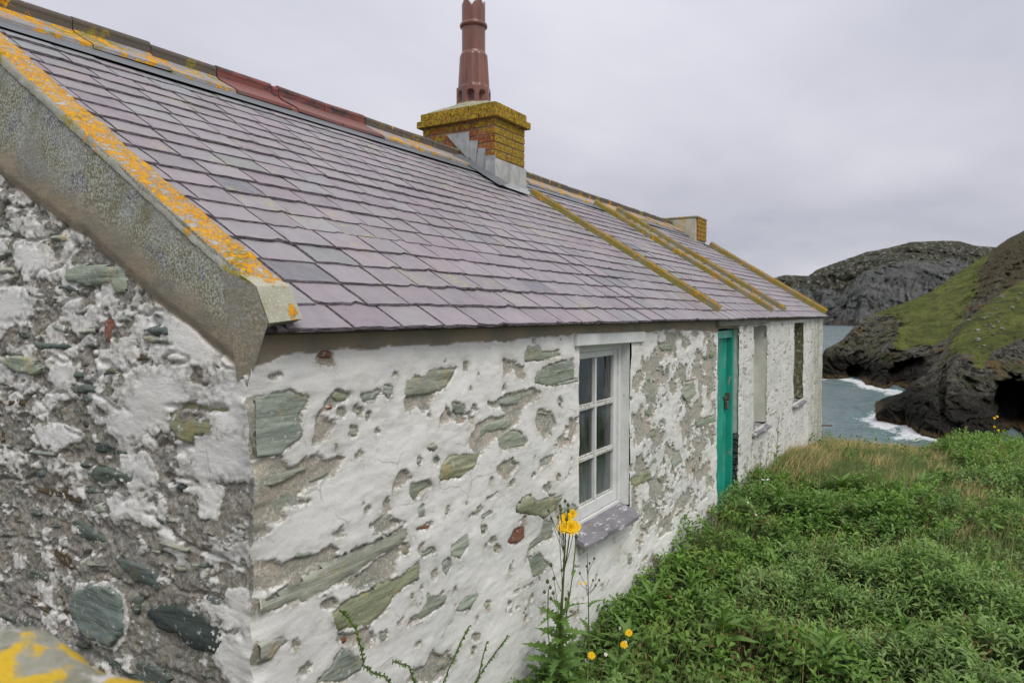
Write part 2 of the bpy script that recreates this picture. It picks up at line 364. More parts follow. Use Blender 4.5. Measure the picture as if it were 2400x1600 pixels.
M['ridge'] = lichen_mat('ridge_grey_clay', (0.33, 0.315, 0.31), (0.27, 0.255, 0.25), 0.27, 0.25)
M['roll'] = lichen_mat('ridge_roll_clay', (0.13, 0.105, 0.085), (0.11, 0.10, 0.085), 0.0, 0.20)
m = MT('red_clay', 0.55, 0.4); m.color(m.mix(m.rng(m.noise(7, 5, 0.7, m.vec(scale=(1, 3, 3))), 0.46, 0.6), (0.20, 0.06, 0.046), (0.05, 0.040, 0.036))); m.bump(m.noise(60, 4), 0.3, 0.003); M['redclay'] = m.m
m = MT('red_clay_wing', 0.6, 0.35); m.color(m.mix(m.rng(m.noise(5, 5, 0.7, m.vec(scale=(1, 2, 2))), 0.45, 0.68), (0.21, 0.075, 0.062), (0.13, 0.105, 0.098))); m.bump(m.noise(60, 4), 0.3, 0.003); M['redwing'] = m.m
m = MT('lead_sheet', 0.5, 0.5); m.b.inputs['Metallic'].default_value = 0.25
m.color(m.mix(m.rng(m.noise(9, 5, 0.6), 0.35, 0.7), (0.40, 0.42, 0.42), (0.27, 0.285, 0.285))); m.bump(m.noise(9, 3, 0.5), 0.5, 0.02); M['lead'] = m.m
m = MT('dark_lead', 0.5, 0.5); m.color(m.mix(m.noise(12, 5, 0.6), (0.16, 0.17, 0.185), (0.09, 0.10, 0.11))); M['darklead'] = m.m
m = MT('stack_render', 0.85, 0.2); r = m.mix(m.rng(m.noise(6, 5, 0.65, m.vec(scale=(1, 1, 0.5))), 0.35, 0.65), (0.50, 0.50, 0.48), (0.32, 0.325, 0.30))
m.color(m.mix(m.rng(m.noise(14, 5, 0.7), 0.6, 0.68, 0, 0.7), r, (0.34, 0.30, 0.12))); m.bump(m.noise(50, 5), 0.5, 0.004); M['render'] = m.m
def brick_material():
    m = MT('lichened_brick', 0.88, 0.2); oc, rd = m.ocol()
    b = m.mix(m.rng(m.noise(30, 5, 0.65), 0.35, 0.7), m.mix(1, oc, (1.15, 1.1, 1.0), 'MULTIPLY'), m.mix(1, oc, (0.62, 0.6, 0.6), 'MULTIPLY'))
    # the weather side carries the thickest crust: driven by which way the face looks
    n = m.t.nodes.new('ShaderNodeSeparateXYZ'); m.t.links.new(m.g.outputs['Normal'], n.inputs[0])
    side = m.rng(m.math('MULTIPLY', n.outputs[1], -1.0), 0.3, 0.8, 0.0, 0.16)
    zz = m.rng(sepx(m, 2), 3.62, 3.98, -0.04, 0.12)
    k = m.math('ADD', m.math('ADD', m.noise(14, 6, 0.7), 0.02), m.math('ADD', side, zz))
    ol = m.math('MULTIPLY', m.rng(k, 0.50, 0.60), m.rng(m.noise(75, 4, 0.7), 0.30, 0.46))
    cc = m.mix(m.rng(m.noise(42, 4, 0.7), 0.38, 0.62), (0.17, 0.115, 0.02), (0.46, 0.31, 0.03))
    c = m.mix(ol, b, cc); m.color(c); m.bump(m.math('ADD', m.noise(110, 5, 0.7), ol), 0.8, 0.003); return m.m
M['brick'] = brick_material()
m = MT('mortar_joint', 0.95, 0.1); m.color(m.mix(m.rng(m.noise(40, 4), 0.4, 0.6), (0.30, 0.28, 0.24), (0.16, 0.145, 0.10))); m.bump(m.noise(90, 4), 0.6, 0.004); M['joint'] = m.m
m = MT('glazed_pot_clay', 0.33, 0.55); m.color(m.mix(m.rng(m.noise(8, 5, 0.6, m.vec(scale=(1, 1, 0.4))), 0.35, 0.7), (0.225, 0.088, 0.060), (0.15, 0.062, 0.045))); m.bump(m.noise(25, 3), 0.15, 0.003); M['pot'] = m.m
m = MT('flaunching', 0.95, 0.1); m.color(m.mix(m.rng(m.noise(45, 5, 0.75), 0.4, 0.6), (0.46, 0.44, 0.34), (0.24, 0.24, 0.12))); m.bump(m.noise(60, 5, 0.7), 1.0, 0.01); M['flaunch'] = m.m
m = MT('old_white_paint', 0.6, 0.3); c = m.mix(m.rng(m.noise(5, 4, 0.6), 0.4, 0.7), (0.72, 0.73, 0.70), (0.60, 0.615, 0.585))
c = m.mix(m.rng(m.noise(38, 6, 0.75, m.vec(scale=(1, 1, 0.5))), 0.62, 0.66, 0, 0.8), c, (0.25, 0.235, 0.19)); m.color(c); m.bump(m.noise(60, 5, 0.7), 0.4, 0.002); M['paint'] = m.m
m = MT('flaking_muntin_paint', 0.7, 0.3); c = m.mix(m.rng(m.noise(60, 5, 0.7), 0.45, 0.6), (0.66, 0.66, 0.62), (0.36, 0.35, 0.29)); m.color(c); m.bump(m.noise(80, 5, 0.75), 1.0, 0.004); M['flake'] = m.m
m = MT('teal_paint', 0.38, 0.5); c = m.mix(m.rng(m.noise(7, 4, 0.5, m.vec(scale=(1, 1, 0.4))), 0.35, 0.65), (0.022, 0.38, 0.275), (0.014, 0.28, 0.20))
c = m.mix(m.rng(m.noise(16, 5, 0.7, m.vec(scale=(1, 1, 0.35))), 0.62, 0.64), c, (0.36, 0.35, 0.30)); m.color(c); m.bump(m.noise(40, 4), 0.2, 0.002); M['teal'] = m.m
m = MT('iron', 0.6, 0.4); m.b.inputs['Metallic'].default_value = 0.6; m.color(m.mix(m.noise(50, 5), (0.10, 0.085, 0.075), (0.22, 0.19, 0.17))); M['iron'] = m.m
m = MT('rusty_iron', 0.8, 0.2); m.color(m.mix(m.noise(50, 5), (0.16, 0.06, 0.03), (0.09, 0.05, 0.035))); M['rust'] = m.m
m = MT('grey_timber', 0.85, 0.2); m.color(m.mix(m.rng(m.noise(6, 6, 0.7, m.vec(scale=(0.6, 6, 8))), 0.35, 0.65), (0.34, 0.33, 0.29), (0.19, 0.185, 0.155))); m.bump(m.noise(10, 6, 0.7, m.vec(scale=(0.5, 8, 10))), 0.8, 0.004); M['timber'] = m.m
m = MT('sill_slate', 0.6, 0.4); c = m.mix(m.rng(m.noise(6, 5, 0.6), 0.35, 0.65), (0.235, 0.225, 0.245), (0.165, 0.16, 0.172))
c = m.mix(m.rng(m.noise(16, 6, 0.75, m.vec(scale=(0.5, 1.6, 1))), 0.56, 0.60, 0, 0.9), c, (0.62, 0.61, 0.58)); c = m.mix(m.rng(m.noise(11, 4, 0.7, m.vec(loc=(4, 4, 1))), 0.66, 0.72), c, (0.38, 0.27, 0.06)); m.color(c); m.bump(m.noise(30, 5, 0.7), 0.5, 0.004); M['sill'] = m.m
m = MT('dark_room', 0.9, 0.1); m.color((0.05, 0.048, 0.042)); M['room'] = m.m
m = MT('pale_render', 0.85, 0.2); c = m.mix(m.rng(m.noise(3, 4, 0.6, m.vec(scale=(1, 1, 0.5))), 0.35, 0.65), (0.56, 0.56, 0.50), (0.46, 0.465, 0.40))
c = m.mix(m.rng(m.noise(13, 4, 0.6), 0.68, 0.72), c, (0.08, 0.07, 0.05)); m.color(c); m.bump(m.noise(30, 5, 0.6), 0.4, 0.004); M['pale'] = m.m
m = MT('green_stained_render', 0.85, 0.2); c = m.mix(m.rng(m.noise(4, 4, 0.6), 0.35, 0.65), (0.50, 0.53, 0.465), (0.36, 0.42, 0.34)); m.color(m.mix(m.rng(m.noise(22, 5, 0.7), 0.6, 0.7, 0, .7), c, (.62, .62, .59))); m.bump(m.noise(26, 5, 0.6), 0.5, 0.006); M['greenrev'] = m.m
m = MT('mossy_reveal', 0.9, 0.15); c = m.mix(m.rng(m.noise(22, 5, 0.7), 0.5, 0.62), (0.10, 0.095, 0.045), (0.30, 0.30, 0.22)); m.color(m.mix(m.rng(m.noise(60, 4, 0.7), 0.62, 0.68), c, (0.55, 0.55, 0.5))); m.bump(m.noise(60, 5, 0.7), 0.8, 0.005); M['mossrev'] = m.m
# window glass: dusty thin pane that mirrors the sky and lets the dark room through
m = MT('window_glass', 0.08, 0.5)
tr = m.t.nodes.new('ShaderNodeBsdfTransparent'); gl = m.t.nodes.new('ShaderNodeBsdfGlossy'); gl.inputs['Roughness'].default_value = 0.06; gl.inputs['Color'].default_value = (0.85, 0.9, 0.9, 1)
fr = m.t.nodes.new('ShaderNodeFresnel'); fr.inputs[0].default_value = 1.5
mxa = m.t.nodes.new('ShaderNodeMixShader'); m.t.links.new(m.math('MULTIPLY_ADD', fr.outputs[0], 1.0, 0.03), mxa.inputs[0]); m.t.links.new(tr.outputs[0], mxa.inputs[1]); m.t.links.new(gl.outputs[0], mxa.inputs[2])
dif = m.t.nodes.new('ShaderNodeBsdfDiffuse'); dif.inputs[0].default_value = (0.32, 0.36, 0.35, 1)
dust_glare = m.math('ADD', m.rng(m.noise(5, 5, 0.7, m.vec(scale=(2, 1, 0.6))), 0.45, 0.75, 0.03, 0.30), m.rng(sepx(m, 2), 1.25, 0.9, 0.0, 0.30))  # dust film, plus sky reflection painted as a paler tone on the lower panes
mxb = m.t.nodes.new('ShaderNodeMixShader'); m.t.links.new(dust_glare, mxb.inputs[0]); m.t.links.new(mxa.outputs[0], mxb.inputs[1]); m.t.links.new(dif.outputs[0], mxb.inputs[2]); m.t.links.new(mxb.outputs[0], m.out.inputs[0]); M['glass'] = m.m

# traced outlines on the two walls (metres: along the wall, height) and the lie of the headlands
FRONT=[["s",[-0.03,1.782,-0.03,1.748,0.076,1.768,0.127,1.779,0.154,1.752,0.214,1.739,0.191,1.701,0.174,1.677,0.179,1.625,0.168,1.606,0.114,1.589,0.088,1.573,-0.03,1.575]],["m",[-0.03,1.567,0.098,1.571,0.129,1.528,0.189,1.551,0.2,1.545,0.246,1.563,0.286,1.529,0.379,1.522,0.347,1.496,0.31,1.471,0.215,1.454,0.198,1.445,0.148,1.413,0.07,1.403,-0.03,1.419]],["x",[-0.03,1.514,0.097,1.521,0.205,1.526,0.205,1.505,0.123,1.487,0.056,1.476,-0.03,1.479]],["x",[0.204,1.474,0.316,1.497,0.347,1.491,0.298,1.469,0.21,1.456]],["m",[0.32,1.749,0.382,1.734,0.381,1.707,0.325,1.699,0.3,1.679,0.265,1.675,0.318,1.65,0.318,1.614,0.263,1.578,0.223,1.58,0.229,1.622,0.224,1.675,0.265,1.701,0.26,1.724]],["x",[0.32,1.749,0.382,1.734,0.381,1.707,0.325,1.704,0.301,1.729]],["r",[0.265,1.697,0.307,1.706,0.307,1.688,0.277,1.682]],["m",[0.325,1.69,0.35,1.689,0.371,1.662,0.362,1.647,0.324,1.658]],["s",[0.44,1.724,0.544,1.738,0.544,1.724,0.508,1.693,0.453,1.692]],["s",[0.555,1.747,0.61,1.737,0.613,1.712,0.583,1.69,0.554,1.713]],["s",[0.675,1.752,0.726,1.766,0.775,1.759,0.835,1.784,0.993,1.774,0.96,1.729,0.914,1.7,0.86,1.688,0.775,1.686,0.686,1.69,0.663,1.702]],["m",[0.674,1.706,0.86,1.694,0.8,1.646,0.808,1.624,0.774,1.612,0.741,1.642,0.67,1.633,0.662,1.672]],["m",[0.959,1.645,1.055,1.624,1.06,1.549,1.016,1.543,0.959,1.562,0.868,1.555,0.868,1.59,0.913,1.634,0.95,1.596]],["x",[0.959,1.643,1.055,1.621,1.055,1.572,0.987,1.581,0.959,1.606]],["m",[1.21,1.625,1.286,1.599,1.332,1.624,1.63,1.641,1.705,1.607,1.657,1.572,1.526,1.546,1.513,1.489,1.426,1.463,1.22,1.419,1.135,1.404,1.084,1.424,1.094,1.48,1.135,1.521,1.22,1.534,1.39,1.537,1.32,1.576,1.242,1.591]],["x",[1.332,1.618,1.617,1.629,1.644,1.58,1.5,1.556,1.332,1.581]],["x",[1.156,1.501,1.242,1.525,1.39,1.524,1.451,1.491,1.39,1.468,1.22,1.468,1.156,1.453]],["s",[1.657,1.719,1.856,1.748,2.059,1.758,2.076,1.646,1.783,1.627,1.63,1.661]],["s",[1.564,1.843,1.684,1.845,1.725,1.81,1.886,1.809,1.901,1.78,1.684,1.765,1.551,1.772]],["m",[1.355,1.802,1.451,1.784,1.551,1.746,1.551,1.687,1.488,1.692,1.451,1.74,1.367,1.714]],["s",[1.298,1.45,1.402,1.466,1.488,1.454,1.591,1.386,1.551,1.366,1.32,1.378]],["m",[1.671,1.523,1.726,1.53,1.827,1.497,1.888,1.426,1.755,1.361,1.657,1.444]],["x",[1.671,1.519,1.726,1.53,1.813,1.496,1.798,1.476,1.685,1.491]],["m",[1.286,1.317,1.414,1.331,1.469,1.295,1.438,1.25,1.367,1.232,1.297,1.284]],["o",[0.921,1.407,0.968,1.426,1.166,1.398,1.124,1.335,1.034,1.317,0.884,1.331,0.889,1.385]],["s",[1.685,1.276,1.873,1.272,1.799,1.235,1.686,1.229]],["o",[1.463,1.09,1.526,1.121,1.604,1.117,1.658,1.078,1.936,1.043,1.875,0.992,1.743,0.961,1.686,0.989,1.463,1.065]],["s",[0.699,1.358,0.814,1.353,0.823,1.322,0.763,1.313,0.73,1.284,0.698,1.312]],["m",[0.598,1.359,0.614,1.411,0.668,1.421,0.707,1.378,0.629,1.348]],["s",[0.79,1.483,0.833,1.495,0.885,1.468,0.832,1.455]],["m",[0.227,1.862,0.239,1.879,0.303,1.876,0.309,1.831,0.261,1.829,0.232,1.84]],["r",[0.253,1.882,0.294,1.88,0.297,1.858,0.256,1.862]],["s",[0.387,1.614,0.426,1.608,0.425,1.58,0.386,1.591]],["m",[0.062,1.826,0.102,1.835,0.107,1.81,0.061,1.797]],["m",[0.603,1.792,0.64,1.79,0.633,1.765,0.603,1.773]],["s",[-0.03,1.192,0.04,1.153,0.118,1.177,0.211,1.182,0.294,1.205,0.369,1.202,0.489,1.197,0.538,1.207,0.674,1.197,0.673,1.16,0.626,1.133,0.516,1.135,0.393,1.105,0.268,1.096,0.188,1.093,0.117,1.101,-0.03,1.118,-0.03,1.139]],["m",[-0.03,1.272,0.052,1.269,0.093,1.244,0.146,1.254,0.212,1.234,0.295,1.246,0.319,1.212,0.294,1.192,0.212,1.186,0.118,1.177,0.046,1.176,-0.03,1.2]],["x",[0.13,1.267,0.201,1.251,0.218,1.224,0.146,1.232,0.093,1.244]],["m",[-0.03,1.473,0.046,1.46,0.138,1.456,0.192,1.401,0.106,1.404,0.116,1.372,0.069,1.363,0.044,1.386,0.059,1.35,-0.03,1.33,-0.03,1.365]],["x",[-0.03,1.449,0.055,1.425,0.059,1.391,-0.03,1.391,-0.03,1.417]],["m",[0.634,1.141,0.634,1.1,0.61,1.041,0.573,1.038,0.432,1.045,0.367,1.076,0.374,1.098,0.42,1.116,0.488,1.133,0.552,1.134]],["o",[0.304,1.024,0.367,1.039,0.473,1.031,0.515,1.042,0.625,1.026,0.737,1.048,0.753,1.032,0.744,0.982,0.648,0.972,0.587,0.952,0.572,0.937,0.514,0.914,0.472,0.91,0.404,0.917,0.34,0.937,0.315,0.937,0.291,0.979,0.291,1.011]],["m",[0.309,0.94,0.391,0.917,0.471,0.905,0.499,0.846,0.457,0.828,0.39,0.865,0.339,0.886,0.315,0.915]],["r",[0.321,0.907,0.365,0.904,0.368,0.877,0.339,0.881]],["s",[0.333,0.879,0.443,0.79,0.429,0.763,0.376,0.762,0.325,0.763,0.223,0.809,0.289,0.838]],["s",[0.794,0.906,0.918,0.853,0.908,0.828,0.854,0.814,0.785,0.812,0.67,0.824,0.686,0.844,0.777,0.859]],["s",[1.051,0.806,1.112,0.803,1.164,0.785,1.112,0.756,1.091,0.739,1.002,0.754,0.983,0.778]],["s",[-0.03,1.037,0.089,1.018,0.11,0.992,0.068,0.984,0.047,0.959,-0.03,0.976]],["s",[0.947,1.029,0.994,1.061,1.083,1.072,1.072,1.016,1.013,0.97,0.956,1.01]],["s",[0.891,0.995,0.928,1.004,0.965,0.973,0.918,0.926,0.9,0.954]],["r",[1.39,0.945,1.451,0.993,1.572,0.991,1.552,0.926,1.501,0.907,1.426,0.922]],["m",[1.488,1.022,1.578,1.026,1.565,0.996,1.501,1.006]],["s",[1.605,0.865,1.715,0.896,1.743,0.951,1.845,0.932,1.845,0.846,1.715,0.847,1.605,0.838,1.565,0.809]],["s",[1.592,0.808,1.687,0.814,1.772,0.74,1.802,0.702,1.715,0.68,1.619,0.698,1.605,0.756]],["m",[1.619,0.691,1.632,0.659,1.514,0.679,1.439,0.679,1.451,0.694]],["m",[0.66,0.61,0.701,0.643,0.783,0.629,0.827,0.665,0.88,0.621,0.953,0.59,0.982,0.549,0.916,0.532,0.861,0.518]],["x",[0.862,0.595,0.916,0.602,0.972,0.559,0.916,0.538,0.861,0.556]],["s",[0.52,0.857,0.556,0.853,0.563,0.825,0.527,0.819]],["m",[0.609,0.858,0.647,0.864,0.631,0.839,0.608,0.843]],["s",[0.747,1.262,0.788,1.255,0.779,1.217,0.738,1.217]],["s",[0.911,1.218,0.948,1.22,0.947,1.181,0.92,1.188]],["m",[0.503,1.256,0.576,1.297,0.59,1.254,0.666,1.224,0.545,1.205,0.503,1.217]],["m",[0.301,1.272,0.344,1.292,0.344,1.26,0.313,1.25]],["s",[1.083,1.142,1.187,1.158,1.176,1.137,1.093,1.133]],["s",[1.187,1.116,1.263,1.128,1.263,1.103,1.187,1.098]],["s",[0.745,1.077,0.83,1.085,0.83,1.063,0.761,1.056]],["s",[1.176,1.071,1.219,1.066,1.219,1.035,1.181,1.039]],["m",[1.081,0.637,1.164,0.61,1.153,0.572,1.091,0.597]],["m",[1.39,0.67,1.439,0.646,1.39,0.637]],["r",[0.721,1.184,0.83,1.174,0.804,1.157,0.738,1.167]],["s",[2.854,0.45,2.914,0.44,2.925,0.381,2.895,0.359,2.855,0.403]],["s",[2.128,0.488,2.128,0.497,2.128,0.473,2.128,0.448,2.128,0.465]],["m",[2.128,0.376,2.128,0.397,2.128,0.308,2.128,0.237,2.128,0.285,2.128,0.35,2.128,0.356]],["m",[2.013,0.391,2.128,0.355,2.128,0.305,2.073,0.328]],["m",[3.221,0.31,3.292,0.34,3.393,0.231,3.32,0.21]],["s",[3.124,0.557,3.263,0.589,3.312,0.56,3.193,0.53]],["s",[1.924,0.963,2.068,0.962,2.128,0.927,2.098,0.893,1.924,0.943]],["o",[2.905,0.947,3.096,0.935,3.266,0.912,3.297,0.854,2.989,0.866,2.911,0.893]],["s",[4.335,1.139,4.87,1.111,4.921,1.037,4.38,1.059,4.255,1.113]],["s",[3.974,1.465,4.243,1.466,4.288,1.341,4.092,1.289,3.94,1.375]],["s",[3.427,1.776,3.683,1.788,3.719,1.731,3.459,1.732]],["s",[3.705,0.974,3.88,0.956,3.956,0.85,3.743,0.832,3.673,0.912]],["s",[1.821,1.746,1.972,1.752,1.989,1.703,1.854,1.682]],["s",[1.789,1.641,2.128,1.652,2.125,1.628,1.822,1.623]],["m",[2.027,1.435,2.128,1.436,2.128,1.369,2.028,1.28]]]
GABLE=[["s",[1.022,2.17,0.842,2.172,0.66,2.152,0.642,2.107,0.653,2.075,0.712,2.076,0.731,2.109,0.866,2.101,1.025,2.116]],["d",[1.148,2.104,1.019,2.107,0.932,2.079,1.021,2.084]],["s",[1.539,2.24,1.456,2.249,1.457,2.236,1.54,2.217]],["s",[1.542,2.181,1.433,2.184,1.421,2.164,1.503,2.154,1.543,2.165]],["s",[0.706,1.986,0.627,2.003,0.628,1.976,0.687,1.97]],["d",[0.553,1.949,0.48,1.963,0.409,1.956,0.401,1.935,0.481,1.931]],["s",[0.536,1.922,0.393,1.93,0.402,1.909,0.491,1.905]],["b",[0.761,1.879,0.71,1.886,0.622,1.877,0.642,1.852,0.751,1.857]],["o",[0.346,1.776,0.296,1.779,0.305,1.747,0.351,1.755]],["o",[0.409,1.683,0.339,1.73,0.272,1.749,0.199,1.766,0.099,1.76,0.1,1.721,0.146,1.7,0.209,1.698,0.186,1.656,0.175,1.628,0.284,1.621,0.301,1.593,0.369,1.595,0.419,1.635]],["b",[0.319,1.824,0.246,1.817,0.144,1.787,0.152,1.779,0.23,1.787]],["d",[1.014,1.735,0.914,1.746,0.828,1.745,0.84,1.724,0.97,1.71]],["d",[0.938,1.698,0.84,1.707,0.789,1.687,0.884,1.678]],["s",[1.537,1.806,1.427,1.836,1.297,1.833,1.176,1.788,1.276,1.759,1.43,1.777]],["d",[0.943,1.827,0.867,1.83,0.868,1.809,0.933,1.81]],["d",[0.967,1.785,0.912,1.787,0.918,1.772,0.968,1.772]],["s",[1.154,1.967,1.095,1.973,1.028,1.932,1.108,1.937]],["s",[0.938,1.939,0.841,1.946,0.841,1.934,0.927,1.927]],["d",[1.281,1.887,1.018,1.888,1.03,1.875,1.208,1.867]],["s",[0.973,2.009,0.891,2.015,0.892,2.0,0.957,1.997]],["s",[1.138,2.289,1.034,2.286,1.034,2.268,1.116,2.269]],["r",[1.004,1.944,0.97,1.956,0.966,1.927,0.995,1.914]],["r",[0.787,1.981,0.726,1.981,0.75,1.902,0.775,1.913]],["b",[1.508,2.517,1.428,2.503,1.443,2.485,1.497,2.483]],["b",[1.519,1.648,1.357,1.671,1.345,1.646,1.492,1.63]],["d",[0.896,1.419,0.884,1.444,0.809,1.455,0.648,1.449,0.61,1.426,0.77,1.405,0.875,1.401]],["b",[1.319,1.307,1.273,1.329,1.032,1.354,0.965,1.332,0.978,1.304,1.25,1.303]],["d",[0.964,1.36,0.834,1.368,0.845,1.358,0.942,1.351]],["d",[0.88,1.532,0.805,1.548,0.744,1.534,0.665,1.52,0.705,1.51,0.807,1.511,0.87,1.504]],["s",[1.356,1.463,1.107,1.48,1.132,1.462,1.317,1.458]],["d",[1.592,1.365,1.4,1.377,1.414,1.359,1.593,1.341]],["d",[1.067,1.226,0.992,1.238,0.819,1.201,0.81,1.179,0.863,1.164,0.995,1.177,1.068,1.195]],["b",[1.173,1.122,1.09,1.099,1.023,1.056,0.979,1.028,1.093,1.043,1.2,1.073]],["d",[1.436,0.97,1.342,0.988,1.242,0.976,1.255,0.95,1.397,0.945]],["d",[0.749,1.149,0.678,1.156,0.516,1.153,0.494,1.119,0.491,1.095,0.632,1.091,0.69,1.12]],["w",[1.015,0.972,0.902,1.022,0.774,1.04,0.704,1.02,0.692,0.942,0.709,0.886,0.772,0.835,0.921,0.822,1.02,0.872,1.035,0.924]],["k",[0.531,0.979,0.559,1.0,0.53,1.026,0.385,1.061,0.266,1.066,0.186,1.053,0.148,1.011,0.197,0.948,0.32,0.948,0.396,0.972,0.495,0.959]],["k",[1.399,0.785,1.34,0.786,1.265,0.758,1.306,0.709,1.37,0.713]],["k",[1.24,0.764,1.165,0.782,1.083,0.752,1.18,0.724]],["d",[0.859,0.772,0.672,0.803,0.555,0.828,0.428,0.812,0.484,0.758,0.596,0.738,0.775,0.746]],["b",[1.193,0.954,1.123,0.918,1.078,0.878,1.091,0.844,1.138,0.858]],["b",[1.509,0.868,1.349,0.876,1.223,0.851,1.236,0.836,1.376,0.85]],["d",[0.297,1.429,0.264,1.439,0.282,1.406]],["d",[0.501,1.325,0.394,1.336,0.394,1.323,0.474,1.31]],["s",[0.942,1.102,0.802,1.116,0.813,1.105,0.91,1.093]],["d",[1.629,0.754,1.501,0.769,1.503,0.745,1.601,0.729]],["d",[0.644,1.032,0.586,1.045,0.607,0.984,0.635,1.0]],["d",[1.543,1.468,1.46,1.482,1.462,1.453,1.531,1.449]],["s",[0.89,1.307,0.825,1.328,0.815,1.301,0.858,1.294]],["s",[0.02,1.641,-0.016,1.672,-0.015,1.625,0.0,1.585]],["s",[0.485,1.252,0.422,1.268,0.311,1.25,0.414,1.242]],["d",[0.236,1.294,0.18,1.299,0.11,1.286,0.164,1.284]],["b",[1.582,1.524,1.548,1.514,1.55,1.48,1.585,1.47]],["W",[0.568,1.808,0.449,1.824,0.239,1.766,0.183,1.765,0.33,1.736,0.418,1.683,0.437,1.634,0.574,1.623,0.658,1.687]],["W",[0.167,1.795,0.046,1.797,0.017,1.779,0.013,1.67,0.163,1.658,0.201,1.699,0.123,1.709,0.091,1.76]],["W",[1.403,2.259,1.248,2.27,1.153,2.229,1.169,2.144,1.305,2.154,1.393,2.201]],["W",[1.548,2.083,1.426,2.087,1.311,2.035,1.352,1.991,1.473,1.958,1.556,1.951]],["W",[1.127,1.808,1.01,1.825,0.98,1.754,1.107,1.73]],["W",[0.373,2.003,0.21,1.938,0.165,1.875,0.197,1.849,0.377,1.884,0.392,1.956]],["W",[0.803,1.343,0.72,1.369,0.602,1.377,0.556,1.339,0.483,1.328,0.539,1.298,0.634,1.305,0.753,1.295]],["W",[0.301,1.599,0.171,1.622,0.006,1.642,-0.011,1.596,0.052,1.521,0.151,1.509,0.287,1.498,0.303,1.542]],["W",[0.187,1.002,0.125,1.012,0.019,1.053,-0.031,1.011,-0.007,0.913,0.112,0.88,0.189,0.945]],["W",[0.263,1.47,0.168,1.457,0.186,1.374,0.258,1.373]],["W",[0.705,1.504,0.55,1.516,0.506,1.466,0.6,1.438,0.687,1.461]],["W",[0.121,1.159,0.045,1.179,0.017,1.141,-0.003,1.077,0.077,1.083,0.139,1.059]],["W",[0.761,1.612,0.678,1.686,0.573,1.66,0.547,1.597,0.663,1.553]],["W",[1.237,1.548,1.033,1.572,0.966,1.56,1.07,1.532,1.213,1.525]]]
SMALL=[[1.095,1.683],[1.157,1.742],[1.125,1.599],[1.367,1.658],[0.858,1.418],[0.748,1.438],[0.323,1.559],[0.425,1.512],[0.48,1.644],[0.433,1.664],[1.066,1.777],[1.918,1.537],[1.644,1.297],[1.252,1.256],[1.426,1.214],[1.631,1.205],[1.889,1.147],[2.031,1.148],[0.934,1.215],[0.763,1.25],[1.063,1.196],[1.155,1.153],[0.568,1.294],[0.203,1.405],[2.03,1.348],[2.047,1.212],[0.758,1.105],[0.673,1.109],[0.846,0.965],[0.76,0.934],[0.703,0.927],[0.974,0.862],[1.297,0.94],[1.553,0.518],[1.143,0.672],[1.061,0.644],[0.136,0.969],[0.181,0.871],[1.111,0.547],[1.218,0.706],[1.208,0.977],[0.838,1.061],[1.426,0.812],[0.965,1.035],[0.612,1.187],[0.165,1.446]]
CL_A=[[[222.5,30.1,-13.2],[222.0,27.5,-8.4],[231.3,24.1,-5.8],[243.4,20.1,0.4],[252.7,16.5,2.4],[266.5,9.5,5.5],[280.7,1.9,9.6],[296.6,-4.4,15.4],[315.0,-14.7,23.9],[331.7,-22.2,30.7],[345.1,-28.4,34.9],[365.0,-41.2,43.3],[391.3,-64.1,55.6]],[[214.2,28.7,-14.6],[217.5,26.5,-12.1],[220.7,23.7,-10.9],[227.2,20.4,-8.0],[223.2,16.7,-8.4],[219.6,10.3,-5.1],[219.5,6.2,-5.6],[220.0,0.2,-4.9],[226.3,-6.1,-0.9],[230.9,-13.5,3.7],[239.2,-20.7,7.3],[249.4,-29.2,13.4],[263.6,-44.3,18.6]],[[210.7,27.9,-16.0],[215.0,25.9,-16.0],[215.2,23.0,-16.0],[218.8,19.7,-16.0],[207.3,16.7,-16.0],[193.4,11.9,-16.0],[187.3,7.0,-16.0],[178.4,3.2,-16.0],[167.2,-0.5,-16.0],[162.4,-5.6,-16.0],[165.5,-10.6,-16.0],[169.4,-17.0,-16.0],[175.5,-27.0,-16.0]]]
CL_C=[[[129.5,7.6,-14.8],[132.8,6.2,-13.2],[136.2,4.4,-12.3],[140.9,2.7,-9.9],[146.7,0.9,-9.1],[158.0,-1.8,-5.3],[171.8,-4.9,-0.4],[189.8,-10.8,5.0],[199.1,-14.3,7.7],[208.6,-18.2,10.2],[223.1,-26.2,15.5],[248.2,-43.4,24.4]],[[131.1,7.6,-15.5],[131.8,5.8,-14.7],[132.3,4.1,-14.0],[128.6,2.3,-12.6],[125.6,0.4,-12.0],[128.5,-1.3,-10.1],[135.5,-3.6,-6.8],[140.1,-6.7,-6.2],[143.4,-9.2,-5.3],[147.9,-13.7,-4.6],[152.9,-18.9,-3.6],[162.9,-29.6,-2.2]],[[132.2,7.5,-16.0],[131.5,5.1,-16.0],[130.5,3.2,-16.0],[123.6,1.5,-16.0],[116.4,0.3,-16.0],[115.9,-1.5,-16.0],[116.1,-3.8,-16.0],[114.1,-6.0,-16.0],[114.5,-8.5,-16.0],[115.2,-11.4,-16.0],[114.9,-15.0,-16.0],[117.0,-22.2,-16.0]]]
